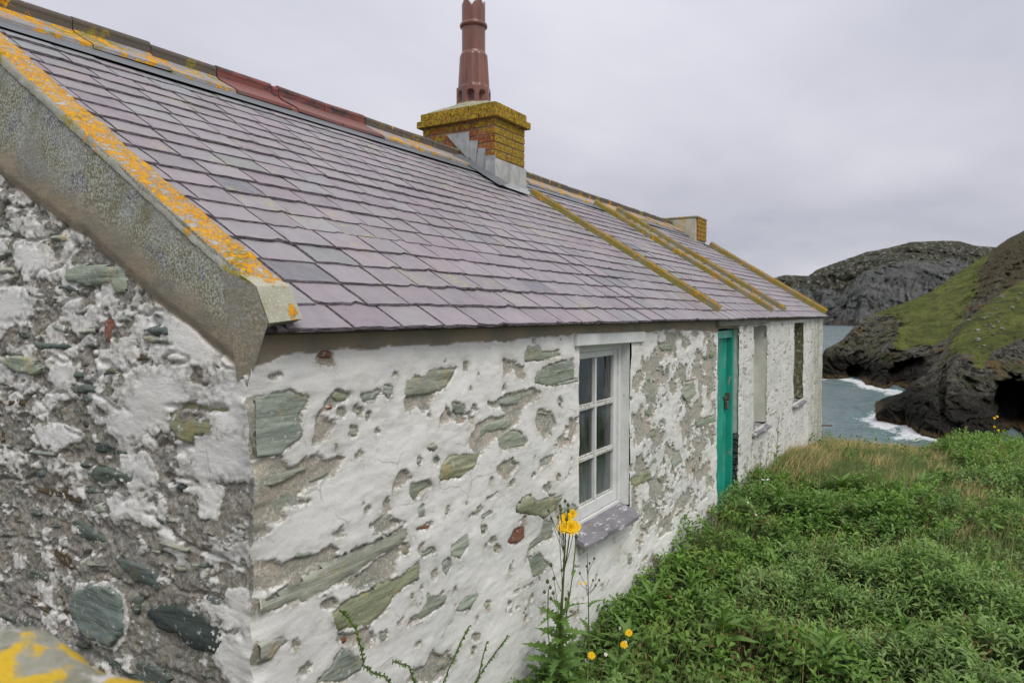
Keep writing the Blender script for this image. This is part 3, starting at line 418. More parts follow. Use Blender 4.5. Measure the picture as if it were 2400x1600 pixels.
CL_F=[[[1172.1,250.9,47.8],[1196.6,231.0,60.7],[1215.2,220.0,64.7],[1245.6,189.5,63.8],[1264.5,178.7,75.0],[1310.8,142.7,92.8],[1341.6,112.6,106.6],[1372.5,81.8,114.8],[1403.9,50.5,125.4],[1435.3,-0.5,128.3],[1448.0,-21.3,127.6],[1450.8,-45.7,118.5],[1456.1,-74.0,114.6],[1477.0,-128.4,99.3],[1544.3,-239.4,84.9],[1618.9,-362.9,63.3]],[[1137.8,240.1,31.9],[1155.9,220.1,32.0],[1168.1,209.7,32.1],[1191.8,180.1,25.5],[1224.4,174.2,26.1],[1236.7,136.1,32.7],[1242.5,103.6,66.0],[1266.0,75.3,73.1],[1291.3,43.8,76.8],[1317.9,0.2,73.4],[1330.3,-20.1,73.4],[1338.3,-43.2,66.3],[1348.2,-69.7,59.3],[1373.1,-120.4,52.3],[1436.0,-223.6,45.6],[1505.6,-338.4,32.2]],[[1102.3,228.8,-16.0],[1114.4,209.1,-16.0],[1120.8,198.6,-16.0],[1137.6,171.2,-16.0],[1185.7,167.9,-16.0],[1163.4,129.0,-16.0],[1135.6,104.3,-16.0],[1151.8,77.8,-16.0],[1171.2,46.0,-16.0],[1197.2,3.6,-16.0],[1210.2,-17.5,-16.0],[1224.8,-41.4,-16.0],[1239.7,-65.8,-16.0],[1268.5,-112.9,-16.0],[1326.9,-208.3,-16.0],[1391.8,-314.2,-16.0]]]
# ================================================================ THE COTTAGE
TH = math.radians(32.2); TT = math.tan(TH); CT = math.cos(TH); ST = math.sin(TH)
def RP(x, s, n=0.0):            # point on the front roof slope: along the wall, up the slope, out of it
    return (x, -0.08+s*CT-n*ST, 1.955+s*ST+n*CT)
cott = empty('cottage', (0, 0, 0)); tag(cott, 'long low whitewashed stone cottage with a purple slate roof and flaking walls', 'cottage')
DZ = 0.0065; Z0 = -0.30
def corner(z):
    return (0.075*fbm(z*2.6, 0*z+5, o=6, seed=3, g=.6)+0.004-0.02*sst(.9, .2, z), 0.05*fbm(z*3.9, 0*z+9, o=5, seed=4, g=.6)+0.004+0.01*sst(1.2, .3, z))
CEML = [(0,1.835),(.1,1.872),(.35,1.878),(1.45,1.876),(1.82,1.883),(2.04,1.887),(3.1,1.87),(3.7,1.885),(4.3,1.86),(4.9,1.83),(5.6,1.85),(5.8,1.9),(12,1.93)]
DOOR = (4.93, 5.70, 0.0, 1.862); WIN = (2.135, 2.885, 0.748, 1.822); N1 = (6.33, 6.98, 0.765, 1.868); N2 = (8.69, 9.42, 0.79, 1.878)
def front_wall():
    xs = np.concatenate([np.arange(0, 2.4, 0.0052), np.arange(2.4, 5.0, 0.0095), np.arange(5.0, 11.31, 0.028), [11.33]])
    zs = Z0+DZ*np.arange(0, 350)
    X, Z = np.meshgrid(xs, zs, indexing='ij'); sh = X.shape
    nz = 0.024*fbm(X*12, Z*15, o=6, seed=11, g=0.80)
    pe = np.full(sh, -0.2)
    for k, pts in FRONT:
        if k == 'x': continue
        P = np.array(pts).reshape(-1, 2); lo = P.min(0)-0.08; hi = P.max(0)+0.08
        i0, i1 = np.searchsorted(xs, [lo[0], hi[0]]); j0, j1 = np.searchsorted(zs, [lo[1], hi[1]])
        if i1 <= i0 or j1 <= j0: continue
        a = (slice(i0, i1), slice(j0, j1))
        pe[a] = np.maximum(pe[a], poly_sd(X[a], Z[a], P)-0.002)
    for i, (a, b) in enumerate(SMALL):
        r = 0.010+0.014*((i*37 % 17)/17); an = (i*1.3) % 3; q1 = 0.75+((i*7) % 5)/5
        dx = ((X-a)*math.cos(an)+(Z-b)*math.sin(an))/q1; dz = ((Z-b)*math.cos(an)-(X-a)*math.sin(an))*1.15; pe = np.maximum(pe, r-np.sqrt(dx*dx+dz*dz))
    pe = pe+nz*0.95
    # tiny chips all over, denser towards the window and beyond it where the wash has gone
    ch = fbm(X*11, Z*15, o=4, seed=21)
    dens = 0.15+0.75*sst(0.9, 1.9, X+0.3*fbm(X*2, Z*2, o=2, seed=22))
    pe = np.maximum(pe, (ch-0.62+0.14*dens)*0.10)
    zone = sst(2.9, 3.05, X)*sst(4.95, 4.7, X)*sst(0.35, 0.75, Z+0.12*fbm(X*4, Z*4, o=3, seed=31))
    dn = fbm(X*7.5, Z*9, o=5, seed=33, g=0.62)+0.06*fbm(X*2, Z*2, o=2, seed=36)
    pe = np.maximum(pe, np.where(zone > 0.05, (dn+0.10*zone-0.09)*0.12, -1))
    zone2 = sst(5.6, 5.9, X)*sst(7.2, 6.2, X)*sst(0.7, 0.4, Z)
    pe = np.maximum(pe, np.where(zone2 > 0, (fbm(X*10, Z*10, o=4, seed=35)-0.18+0.1*zone2-0.1)*0.1, -1))
    z3 = sst(5.7, 6.0, X); pe = np.maximum(pe, np.where(z3 > 0, (fbm(X*9, Z*14, o=4, seed=39)-0.46)*0.1, -1))
    # cement fillet under the eaves
    cl = np.interp(X, [c[0] for c in CEML], [c[1] for c in CEML])+0.012*fbm(X*14, Z*3, o=4, seed=40)
    cem = sst(-0.002, 0.004, Z-cl)
    pe = np.where(cem > 0.5, -0.1, pe)
    big = 0.010*fbm(X*2.2, Z*4.5, o=3, seed=50)+0.0032*fbm(X*5, Z*11, o=4, seed=51)
    stk = 0.0022*fbm(X*13, Z*34, o=3, seed=52, g=.6)
    ms = sst(-0.0012, 0.0016, pe)
    plast = big+stk+0.0012*fbm(X*31, Z*40, o=3, seed=58, g=.65)
    mort = big*0.9-0.0105+0.005*fbm(X*26, Z*30, o=4, seed=53, g=0.65)
    curl = 0
    h = plast*(1-ms)+mort*ms+curl
    h = h*(1-cem)+cem*(0.006*fbm(X*3, Z*3, o=3, seed=55)-0.002)
    low = sst(0.6, 0.1, Z)*0.012; h = h+low
    cx, cy = corner(zs); w = sst(0, 0.09, X)
    PX = X*w+(1-w)*(cx[None, :]+X*0.6); PY = (-h)*w+(1-w)*(cy[None, :]-X*0.1)
    def inside(r, x, z, j=0.0):
        return (x > r[0]-j) & (x < r[1]+j) & (z > r[2]-j) & (z < r[3]+j)
    xc = (X[1:, 1:]+X[:-1, :-1])/2; zc = (Z[1:, 1:]+Z[:-1, :-1])/2
    jx = 0.007*fbm(xc*14, zc*14, o=4, seed=60)
    jd = 0.016*fbm(xc*9, zc*9, o=4, seed=61)
    keep = ~(inside(WIN, xc, zc, 0)|inside(DOOR, xc+jd*1.3, zc)|inside(N1, xc+jd, zc+jx)|inside(N2, xc+jd, zc+jx))
    V = np.stack([PX, PY, Z], -1).reshape(-1, 3); F = grid_faces(*sh, keep)
    alg = np.maximum(sst(9.2, 10.8, X)*0.95, sst(5.7, 6.0, X)*0.28)
    A = dict(peel=pe.ravel(), cem=cem.ravel(), algae=alg.ravel())
    V, F, A = compact(V, F, A)
    return mesh_np('front_wall', V, F, M['front'], False, A, cott)
fwall = front_wall(); fwall['label'] = 'whitewashed front wall with flaking limewash'
BL = [(-0.1, 1.78), (0.014, 1.82), (0.402, 2.007), (0.843, 2.246), (1.518, 2.561), (1.95, 2.79)]
def gtop(y): return 2.100+0.613*y
def gable_wall():
    ys = np.concatenate([np.arange(0, 1.9, DZ)]); zs = Z0+DZ*np.arange(70, 560)
    Y, Z = np.meshgrid(ys, zs, indexing='ij'); sh = Y.shape
    wsd = np.full(sh, -0.3)
    for k, pts in GABLE:
        if k not in 'Ww': continue
        wsd = np.maximum(wsd, poly_sd(Y, Z, np.array(pts).reshape(-1, 2)))
    wsd = wsd+0.03*fbm(Y*9, Z*9, o=4, seed=70)
    n = fbm(Y*9, Z*14, o=7, seed=71, g=0.69)
    up = sst(1.0, 2.0, Z+0.15*fbm(Y*3, Z*3, o=3, seed=72))
    nearc = sst(0.35, 0.0, Y)
    pe = -(n*0.12-0.009+0.030*(up-0.45)+0.02*nearc)
    pe = np.minimum(pe, -(wsd-0.0))
    pe = np.where(wsd > -0.02, np.minimum(pe, -wsd*2.0-0.05), pe)
    zl = np.interp(Y, [b[0] for b in BL], [b[1] for b in BL])+0.02*fbm(Y*7, Z*2, o=4, seed=73)
    bd = Z-zl; cem = sst(-0.003, 0.006, bd)
    mossy = sst(0.04, 0.20, bd+0.05*fbm(Y*5, Z*5, o=3, seed=76))
    ms = sst(-0.005, 0.005, pe)
    smooth = sst(-0.01, 0.03, wsd)
    big = 0.016*fbm(Y*2.5, Z*4, o=3, seed=80)
    rough = 0.0105*fbm(Y*17, Z*27, o=6, seed=81, g=0.74)
    crev = sst(0.80, 0.97, 1-np.abs(fbm(Y*3.6+2.0*fbm(Y*2, Z*2, o=2, seed=86), Z*8.5, o=3, seed=85, g=.55)*2.2))*(1-smooth)
    rough = rough-0.013*crev
    r2 = 0.006*np.abs(fbm(Y*30, Z*38, o=3, seed=82, g=0.6))
    h = big+rough*(1-0.75*smooth)+(1-ms)*0.004-r2*ms*2
    h = h*(1-cem)+cem*(0.016+0.008*fbm(Y*2.5, Z*2.5, o=3, seed=83)+0.0012*fbm(Y*40, Z*40, o=3, seed=84)-0.010*sst(0.05, 0.0, bd))
    cx, cy = corner(zs); w = sst(0, 0.09, Y)
    PX = (-h)*w+(1-w)*(cx[None, :]-Y*0.1); PY = Y*w+(1-w)*(cy[None, :]+Y*0.6)
    yc = (Y[1:, 1:]+Y[:-1, :-1])/2; zc = (Z[1:, 1:]+Z[:-1, :-1])/2
    keep = zc < gtop(yc)-0.004
    V = np.stack([PX, PY, Z], -1).reshape(-1, 3); F = grid_faces(*sh, keep)[:, ::-1]
    A = dict(peel=pe.ravel(), cem=cem.ravel(), algae=np.zeros(pe.size), mossy=mossy.ravel())
    V, F, A = compact(V, F, A)
    o = mesh_np('gable_wall', V, F, M['gable'], False, A, cott)
    # the rest of the gable, the far gable and the back
    r = [(0.0, 1.88, -0.3), (0, 4.9, -0.3), (0, 4.9, 2.0), (0, 2.45, 3.55), (0, 1.88, gtop(1.88)-0.01)]
    g2 = mesh_py('gable_wall', r, [(0, 1, 2, 3, 4)], M['render'], cott)
    return o
gwall = gable_wall(); gwall['label'] = 'rough stone gable wall with patches of old limewash and a cement band'
L = 11.33
mesh_py('gable_wall', [(L, 0, -0.3), (L, 4.9, -0.3), (L, 4.9, 2.0), (L, 2.45, 3.56), (L, 0, 2.0)], [(0, 1, 2, 3, 4)], M['render'], cott)['label'] = 'far gable wall facing the sea'
mesh_py('back_wall', [(0, 4.9, -0.3), (L, 4.9, -0.3), (L, 4.9, 2.0), (0, 4.9, 2.0)], [(0, 1, 2, 3)], M['render'], cott)
# ---- exposed stones
TONE = dict(s=(0.36, 0.390, 0.325), x=(0.33, 0.355, 0.295), o=(0.35, 0.365, 0.235), r=(0.27, 0.115, 0.075), d=(0.125, 0.155, 0.14), k=(0.07, 0.09, 0.08), b=(0.13, 0.095, 0.05), w=(0.19, 0.235, 0.215))
def stone(pts, plane, kind, seed, parent, lvl, grow=0.006, step=None):
    P = np.array(pts, float).reshape(-1, 2); lo = P.min(0)-grow-0.004; hi = P.max(0)+grow+0.004
    size = max(hi-lo); st = step or max(0.0065, size/46)
    A_, Z_ = np.meshgrid(np.arange(lo[0], hi[0]+st, st), np.arange(lo[1], hi[1]+st, st), indexing='ij')
    if plane == 'g' : 
        pass
    A_ = np.maximum(A_, 0.0)
    sd = poly_sd(A_, Z_, P)+grow+0.008*fbm(A_*22, Z_*22, o=3, seed=seed)
    tilt = fbm(np.array([seed*1.7]), np.array([2.1]), o=1, seed=9)[0]
    fol = 0.0042*fbm(A_*5+seed, Z_*42+A_*6*tilt, o=4, seed=seed+5, g=0.6)
    terr = np.floor((fbm(A_*3, Z_*14, o=2, seed=seed+8)+1)*4)*0.0028-0.0100
    h = lvl+fol+terr+0.004*fbm(A_*6, Z_*6, o=2, seed=seed)
    h = h-0.022*sst(0.010, -0.002, sd)
    if plane == 'f': V = np.stack([A_, -h, Z_], -1)
    else: V = np.stack([-h, A_, Z_], -1)
    ins = sd > -0.002; keep = ins[:-1, :-1] & ins[1:, :-1] & ins[1:, 1:] & ins[:-1, 1:]
    if keep.sum() < 3: return None
    F = grid_faces(*A_.shape, keep)
    if plane == 'g': F = F[:, ::-1]
    V, F, _ = compact(V.reshape(-1, 3), F)
    o = mesh_np('exposed_stone', V, F, M['stone'], True, None, parent)
    t = TONE[kind]; f = 0.85+0.3*random.random(); o.color = (t[0]*f*random.uniform(.95, 1.05), t[1]*f, t[2]*f*random.uniform(.93, 1.07), 1)
    return o
def bigl(x, z): return 0.010*fbm(np.array([x*2.2]), np.array([z*4.5]), o=3, seed=50)[0]
for i, (k, pts) in enumerate(FRONT):
    if k in 'sxor':
        P = np.array(pts).reshape(-1, 2); c = P.mean(0)
        stone(pts, 'f', k, i, fwall, -0.0015+0.9*bigl(*c), 0.004 if k != 'x' else -0.001)
for i, (a, b) in enumerate(SMALL):
    if i % 3 == 1: continue
    r = 0.009+0.012*((i*37 % 17)/17); q = [(a+r*1.3*math.cos(t)*random.uniform(.7, 1.1), b+r*math.sin(t)*random.uniform(.7, 1.1)) for t in np.arange(0, 6.2, 0.9)]
    stone([c for p in q for c in p], 'f', random.choice('ssxo'), 200+i, fwall, -0.006+0.9*bigl(a, b), 0.002)
def blob_poly(a, b, ra, rb):
    rot = random.uniform(-0.25, 0.25); q = []
    for t in np.arange(0, 6.2, 0.7):
        r = random.uniform(0.72, 1.1); x = ra*r*math.cos(t); y = rb*r*math.sin(t); q += [a+x*math.cos(rot)-y*math.sin(rot), b+x*math.sin(rot)+y*math.cos(rot)]
    return q
spots = []
for i in range(900):
    a = random.uniform(3.16, 4.88); b = random.uniform(0.3, 1.8); ra = random.uniform(0.03, 0.11); rb = ra*random.uniform(0.35, 0.7)
    if any(abs(a-c)/(ra+d) < 0.95 and abs(b-e)/(rb+f) < 0.95 for c, e, d, f in spots): continue
    spots.append((a, b, ra, rb)); stone(blob_poly(a, b, ra, rb), 'f', random.choice('ssxxo'), 300+i, fwall, -0.005+0.9*bigl(a, b), 0.0, step=0.011)
    if len(spots) > 85: break
for i, (k, pts) in enumerate(GABLE):
    if k == 'W': continue
    P = np.array(pts).reshape(-1, 2); c = P.mean(0)
    base = 0.016*fbm(np.array([c[0]*2.5]), np.array([c[1]*4]), o=3, seed=80)[0]
    stone(pts, 'g', k, 500+i, gwall, base+{'d': 0.006, 'k': 0.008, 'b': -0.002, 'w': 0.012, 's': 0.010, 'o': -0.002, 'r': 0.002}[k], 0.006)
gsp = []
for i in range(700):
    a = random.uniform(0.05, 1.7); b = random.uniform(0.55, 1.7+0.5*a); ra = random.uniform(0.015, 0.055); rb = ra*random.uniform(0.25, 0.5)
    if any(abs(a-c)/(ra+d) < 1.3 and abs(b-e)/(rb+f) < 1.3 for c, e, d, f in gsp): continue
    pz = np.array([[a, b]])
    if any(poly_sd(np.array([a]), np.array([b]), np.array(p).reshape(-1, 2))[0] > -0.045 for k, p in GABLE): continue
    gsp.append((a, b, ra, rb)); base = 0.016*fbm(np.array([a*2.5]), np.array([b*4]), o=3, seed=80)[0]
    stone(blob_poly(a, b, ra, rb), 'g', random.choice('dddsbk'), 900+i, gwall, base+0.006, 0.0)
    if len(gsp) > 110: break
# ---- reveals of the openings
def panel(name, P4, mat, parent, nu=24, nv=60, amp=0.006, seed=0, thick=None):
    a, b, c, d = [np.array(p, float) for p in P4]; u = np.linspace(0, 1, nu)[:, None, None]; v = np.linspace(0, 1, nv)[None, :, None]
    P = a*(1-u)*(1-v)+b*u*(1-v)+c*u*v+d*(1-u)*v
    n = np.cross(b-a, d-a); n = n/np.linalg.norm(n)
    U = (u*np.linalg.norm(b-a)+0*v)[..., 0]; Vv = (v*np.linalg.norm(d-a)+0*u)[..., 0]
    P = P+n*(amp*fbm(U*9+seed, Vv*9, o=4, seed=seed))[..., None]
    return mesh_np(name, P.reshape(-1, 3), grid_faces(nu, nv), mat, True, None, parent)
panel('window_reveal', [(2.885, 0.008, 0.77), (2.868, 0.12, 0.77), (2.868, 0.12, 1.822), (2.885, 0.008, 1.822)], M['paint'], cott, seed=1, amp=0.005)
panel('window_reveal', [(2.135, 0.008, 0.77), (2.16, 0.12, 0.77), (2.16, 0.12, 1.822), (2.135, 0.008, 1.822)], M['paint'], cott, seed=2)
panel('door_reveal', [(5.72, 0.004, 0.82), (5.69, 0.12, 0.82), (5.69, 0.12, 1.865), (5.72, 0.004, 1.865)], M['greenrev'], cott, seed=3, amp=0.01)
panel('door_reveal', [(4.93, 0.006, -0.2), (4.94, 0.2, -0.2), (4.94, 0.2, 1.865), (4.93, 0.006, 1.865)], M['greenrev'], cott, seed=4, amp=0.005)
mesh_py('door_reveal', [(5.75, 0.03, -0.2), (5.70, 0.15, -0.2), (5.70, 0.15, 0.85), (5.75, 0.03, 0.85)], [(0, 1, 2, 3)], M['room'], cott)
zz = -0.1
while zz < 0.80:                # bare dark slates where the render has fallen off the jamb
    th = random.uniform(0.03, 0.065); y0 = random.uniform(-0.002, 0.02)
    o = box('jamb_stone', 5.695+random.uniform(-0.01, 0.012), 5.76, y0, 0.14, zz, zz+th-0.006, M['stone'], cott, b=0.006, jit=0.005)
    f = random.uniform(0.5, 1.3); o.color = (0.062*f, 0.07*f, 0.066*f, 1); zz += th
for nm, r, ml, mr in (('blind_window', N1, 'pale', 'pale'), ('blind_window', N2, 'pale', 'mossrev')):
    e = panel(nm, [(r[0], 0.13, r[2]), (r[1], 0.13, r[2]), (r[1], 0.13, r[3]), (r[0], 0.13, r[3])], M['pale'], cott, seed=7, amp=0.004)
    panel('reveal', [(r[1]+0.012, 0.004, r[2]), (r[1]-0.02, 0.135, r[2]), (r[1]-0.02, 0.135, r[3]), (r[1]+0.012, 0.004, r[3])], M[mr], e, seed=8, amp=0.006)
    panel('reveal', [(r[0]-0.006, 0.004, r[2]), (r[0], 0.135, r[2]), (r[0], 0.135, r[3]), (r[0]-0.006, 0.004, r[3])], M['pale'], e, seed=9, amp=0.004)
    panel('reveal', [(r[0], 0.004, r[3]), (r[1], 0.004, r[3]), (r[1], 0.135, r[3]), (r[0], 0.135, r[3])], M['pale'], e, 30, 8, seed=10, amp=0.003)
    V = [(r[0]-0.03, -0.045, r[2]-0.045), (r[1]+0.05, -0.055, r[2]-0.04), (r[1]+0.05, 0.14, r[2]), (r[0]-0.03, 0.14, r[2])]
    V += [(a, b, c-0.022) for a, b, c in V]
    s_ = fixn(mesh_py('sill', V, [(0, 1, 2, 3), (7, 6, 5, 4), (0, 4, 5, 1), (1, 5, 6, 2), (2, 6, 7, 3), (3, 7, 4, 0)], M['sill'], e))
# ---- six-pane window
def make_window():
    Yf = 0.072
    w = box('window_frame', 2.150, 2.195, Yf-0.012, Yf+0.05, 0.80, 1.806, M['paint'], cott); w.name = 'window'
    w['label'] = 'six-pane casement window in peeling white paint'
    box('frame', 2.838, 2.874, Yf-0.012, Yf+0.05, 0.80, 1.806, M['paint'], w)
    box('frame', 2.150, 2.874, Yf-0.014, Yf+0.05, 1.778, 1.815, M['paint'], w)
    box('frame', 2.150, 2.874, Yf-0.010, Yf+0.05, 0.752, 0.800, M['paint'], w)
    box('sash', 2.785, 2.836, Yf, Yf+0.045, 0.803, 1.776, M['paint'], w, 0.004)
    box('sash', 2.197, 2.245, Yf, Yf+0.045, 0.803, 1.776, M['paint'], w, 0.004)
    box('sash', 2.247, 2.783, Yf+0.001, Yf+0.044, 1.738, 1.776, M['paint'], w, 0.004)
    box('sash', 2.247, 2.783, Yf+0.001, Yf+0.044, 0.803, 0.878, M['paint'], w, 0.004)
    bars = [('muntin', 2.503, 2.523, 0.880, 1.736)]
    for a, b in ((2.247, 2.501), (2.525, 2.783)):
        for z in (1.148, 1.448):
            box('muntin', a, b, Yf-0.001, Yf+0.032, z-0.011, z+0.011, M['flake'], w, 0.004, 0.0015)
    box('muntin', 2.503, 2.523, Yf-0.002, Yf+0.034, 0.880, 1.736, M['paint'], w, 0.004, 0.001)
    for a, b in ((2.247, 2.501), (2.525, 2.783)):
        for c, d in ((0.880, 1.137), (1.159, 1.437), (1.459, 1.736)):
            mesh_py('pane', [(a, Yf+0.020, c), (b, Yf+0.021, c), (b, Yf+0.020, d), (a, Yf+0.022, d)], [(0, 1, 2, 3)], M['glass'], w)
            box('putty', a, b, Yf+0.006, Yf+0.019, c, c+0.012, M['flake'], w, 0.003, 0.002)
    return w
make_window()
V = [(2.085, -0.080, 0.742), (2.83, -0.086, 0.728), (2.885, -0.03, 0.745), (2.89, 0.075, 0.785), (2.10, 0.075, 0.79)]
V = [V[0], (2.3, -0.094, 0.742), (2.36, -0.082, 0.744), (2.6, -0.1, 0.736)]+V[1:]
n = len(V); V = V+[(a, b, c-0.024) for a, b, c in V]
o = fixn(mesh_py('window_sill', V, [tuple(range(n)), tuple(range(n, 2*n))[::-1]]+[(i, (i+1) % n, (i+1) % n+n, i+n) for i in range(n)], M['sill'], cott)); o['label'] = 'worn purple slate window sill with flakes of white paint'
box('window_sill_bed', 2.13, 2.93, -0.02, 0.06, 0.66, 0.716, M['flake'], cott, 0.012, 0.004).name = 'sill_bedding'
V, F = box_vf(2.07, 3.09, -0.022, 0.10, 1.822, 1.892, 0.007, 0.002)
o = fixn(mesh_py('window_lintel', [(x, y, z-0.010*(x-2.07)) for x, y, z in V], F, M['flake'], cott)); o.data.materials[0] = M['paint']
box('door_lintel', 4.86, 6.95, -0.030, 0.10, 1.888, 1.942, M['timber'], cott, 0.006, 0.003)['label'] = 'grey weathered timber lintel over the door'
# interior: dark room shell behind window and door
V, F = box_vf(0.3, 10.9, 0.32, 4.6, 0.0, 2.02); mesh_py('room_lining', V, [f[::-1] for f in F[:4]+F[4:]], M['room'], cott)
for x0, x1, z0, z1 in ((0.3, 2.13, 0, 2.0), (2.89, 4.9, 0, 2.0), (5.8, 10.9, 0, 2.0), (2.12, 2.9, 0, 0.74)):
    pass
# ---- door
df = box('door_frame', 5.632, 5.690, 0.048, 0.135, -0.15, 1.842, M['teal'], cott, 0.003); df['label'] = 'teal painted door frame in the recess'
box('frame_head', 4.945, 5.631, 0.052, 0.135, 1.768, 1.842, M['teal'], df, 0.003)
box('frame_post', 4.945, 5.0, 0.052, 0.135, -0.15, 1.767, M['teal'], df, 0.003)
dr = empty('door', (0, 0, 0)); dr.parent = cott; dr['label'] = 'teal boarded door, shut with an iron hasp and padlock'
for i in range(5):
    a = 5.003+i*0.1255; box('board', a, a+0.1225, 0.100, 0.130, -0.1, 1.762, M['teal'], dr, 0.004)
lt = box('latch', 5.50, 5.61, 0.078, 0.0985, 1.17, 1.20, M['iron'], dr, 0.003)
box('padlock', 5.53, 5.575, 0.060, 0.094, 1.07, 1.155, M['iron'], lt, 0.008)
box('staple', 5.575, 5.60, 0.055, 0.097, 1.155, 1.235, M['iron'], lt, 0.004)
# ---- rusty spike near the far corner
v, f = tube([(11.26, 0.05, 0.14), (11.30, -0.06, 0.145), (11.36, -0.16, 0.14)], 0.012, 6); mesh_py('iron_spike', v, f, M['rust'], cott)
# ---- roof deck
roof = mesh_py('roof', [RP(0.0, 0.02, -0.02), RP(L, 0.02, -0.02), RP(L, 2.53/CT, -0.02), RP(0, 2.53/CT, -0.02), (L, 4.98, 1.94), (0, 4.98, 1.94),
    (0.02, 0.03, 1.93), (L-0.02, 0.03, 1.93)], [(0, 1, 2, 3), (3, 2, 4, 5), (0, 6, 7, 1)], M['edge'], cott); roof['label'] = 'slate roof over the whole cottage'
# ---- slates
VAR = []
for v_ in range(16):
    r = random.Random(v_); w, l = 0.115, 0.30; nb = 7
    top = []; bot = []
    chip = r.random()
    for i in range(nb):
        x = -w+2*w*i/(nb-1); y = r.uniform(-0.0035, 0.0035)
        if i in (0, nb-1) and r.random() < 0.45: y += r.uniform(0.004, 0.014)
        if chip < 0.3 and i == nb-2: y += 0.014
        top.append((x, y))
    sk = r.uniform(-0.004, 0.004)
    top += [(w+r.uniform(-0.003, 0.001), 0.05), (w-r.uniform(0, 0.003), 0.10), (w-r.uniform(0, 0.003), 0.155), (w, l), (-w, l), (-w+r.uniform(0, 0.003), 0.155), (-w+r.uniform(0, 0.003), 0.10), (-w+r.uniform(-0.001, 0.003), 0.05)]
    V = []; n = len(top); th = r.uniform(0.008, 0.0115)
    for k, (zz_, g) in enumerate(((0, -0.0045), (-th*0.45, -0.0012), (-th, 0.0015))):
        for i, (x, y) in enumerate(top):
            gy = g*(1+r.uniform(-.5, .6)); gx = g*(1 if x > 0 else -1)*(0.8+r.uniform(-.4, .4))
            V.append((x+(gx if abs(x) > w*0.8 else 0), y-(gy if i < nb else 0), zz_-0.053*y-(0.0015 if i in (0, nb-1) else 0)*(k == 0)))
    F = [tuple(range(n))]; FM = [0]
    for k in (0, 1):
        for i in range(n):
            j = (i+1) % n; F.append((i+k*n, i+(k+1)*n, j+(k+1)*n, j+k*n)); FM.append(1)
    VAR.append((V, F, FM))
def slate_mesh(i):
    V, F, FM = VAR[i]; me = bpy.data.meshes.new('slate'); me.from_pydata(V, [], F); me.materials.append(M['slate']); me.materials.append(M['edge'])
    me.polygons.foreach_set('material_index', FM); me.update(); return me
SM = [slate_mesh(i) for i in range(16)]
TINT = [((0.325, 0.275, 0.300), 9), ((0.312, 0.282, 0.298), 6), ((0.295, 0.283, 0.296), 5), ((0.262, 0.278, 0.27), 0.8), ((0.19, 0.19, 0.21), 0.7), ((0.322, 0.284, 0.30), 3), ((0.335, 0.33, 0.325), 0.5), ((0.300, 0.245, 0.275), 3)]
tw = [t[1] for t in TINT]
items = []
GA = 0.148; nrow = 19
for k in range(-1, nrow):
    x = 0.02+random.uniform(0, 0.05)+(0.115 if k % 2 else 0)-(0.0 if k > 0 else 0.005)
    if k % 2: x -= 0.10; 
    while x < L-0.02:
        w = random.choice((0.205, 0.225, 0.23, 0.235, 0.24, 0.255))*(1.04 if k < 4 else 0.98)
        xc = x+w/2; x += w+0.0025
        s = k*GA+random.uniform(-0.0035, 0.0035) if k >= 0 else 0.012
        sag = 0.010*fbm(np.array([xc*0.8]), np.array([k*0.35]), o=2, seed=90)[0]
        if xc-w/2 < 0.004: w = 2*(xc-0.006)
        if w < 0.05: continue
        if 4.80 < xc < 4.93 and k >= 1: pass
        if 4.45 < xc < 4.92 and s > 2.16: continue
        if 10.9 < xc < 11.35 and s > 2.2: continue
        t = random.choices(TINT, tw)[0][0]; mu = (0.306, 0.262, 0.278); t = tuple(0.74*a+0.26*b for a, b in zip(t, mu)); f = 0.92*random.uniform(0.92, 1.08)
        if s > 2.3: t = (0.28, 0.285, 0.29) if random.random() < 0.5 else t
        rz = random.gauss(0, 0.006)+(random.uniform(-0.03, 0.03) if random.random() < 0.05 else 0)
        items.append((xc, s+(0 if k > 0 else 0.0), (sag if k >= 0 else -0.012), w, rz, random.gauss(-0.003, 0.006), random.gauss(0, 0.005), random.randrange(16), tuple(c*f for c in t), k))
items[0]
vis = [i for i in items if i[9] >= 0 and i[0] > 0.05]
dist = lambda it: (Vector(RP(it[0], it[1]))-CAM).length
ordr = sorted(vis, key=dist); near = set(id(i) for i in ordr[:300])
Rb = Matrix(((1, 0, 0), (0, CT, -ST), (0, ST, CT)))
sv = []; sf = []; sfm = []; stn = []
for it in items:
    xc, s, n, w, rz, rx, ry, vi, tint, k = it
    Rl = (Rb.to_4x4() @ Matrix.Rotation(rz, 4, 'Z') @ Matrix.Rotation(rx, 4, 'X') @ Matrix.Rotation(ry, 4, 'Y') @ Matrix.Diagonal((w/0.23, 1, 1, 1)))
    Tm = Matrix.Translation(RP(xc, s, n+0.003)) @ Rl
    if id(it) in near:
        o = link('slate', SM[vi], roof); o.matrix_world = Tm; o.matrix_basis = Tm; o.color = (*tint, 1)
    else:
        V, F, FM = VAR[vi]; b0 = len(sv); sv += [tuple(Tm @ Vector(v)) for v in V]; sf += [tuple(i+b0 for i in q) for q in F]; sfm += FM; stn += [tint]*len(V)
o = mesh_py('slate_courses', sv, sf, [M['slate'], M['edge']], roof); o.data.polygons.foreach_set('material_index', sfm)
at = o.data.attributes.new('tint', 'FLOAT_VECTOR', 'POINT'); at.data.foreach_set('vector', np.array(stn, np.float32).ravel()); o.color = (0, 0, 0, 1); o['kind'] = 'stuff'; o['label'] = 'further courses of purple slates'
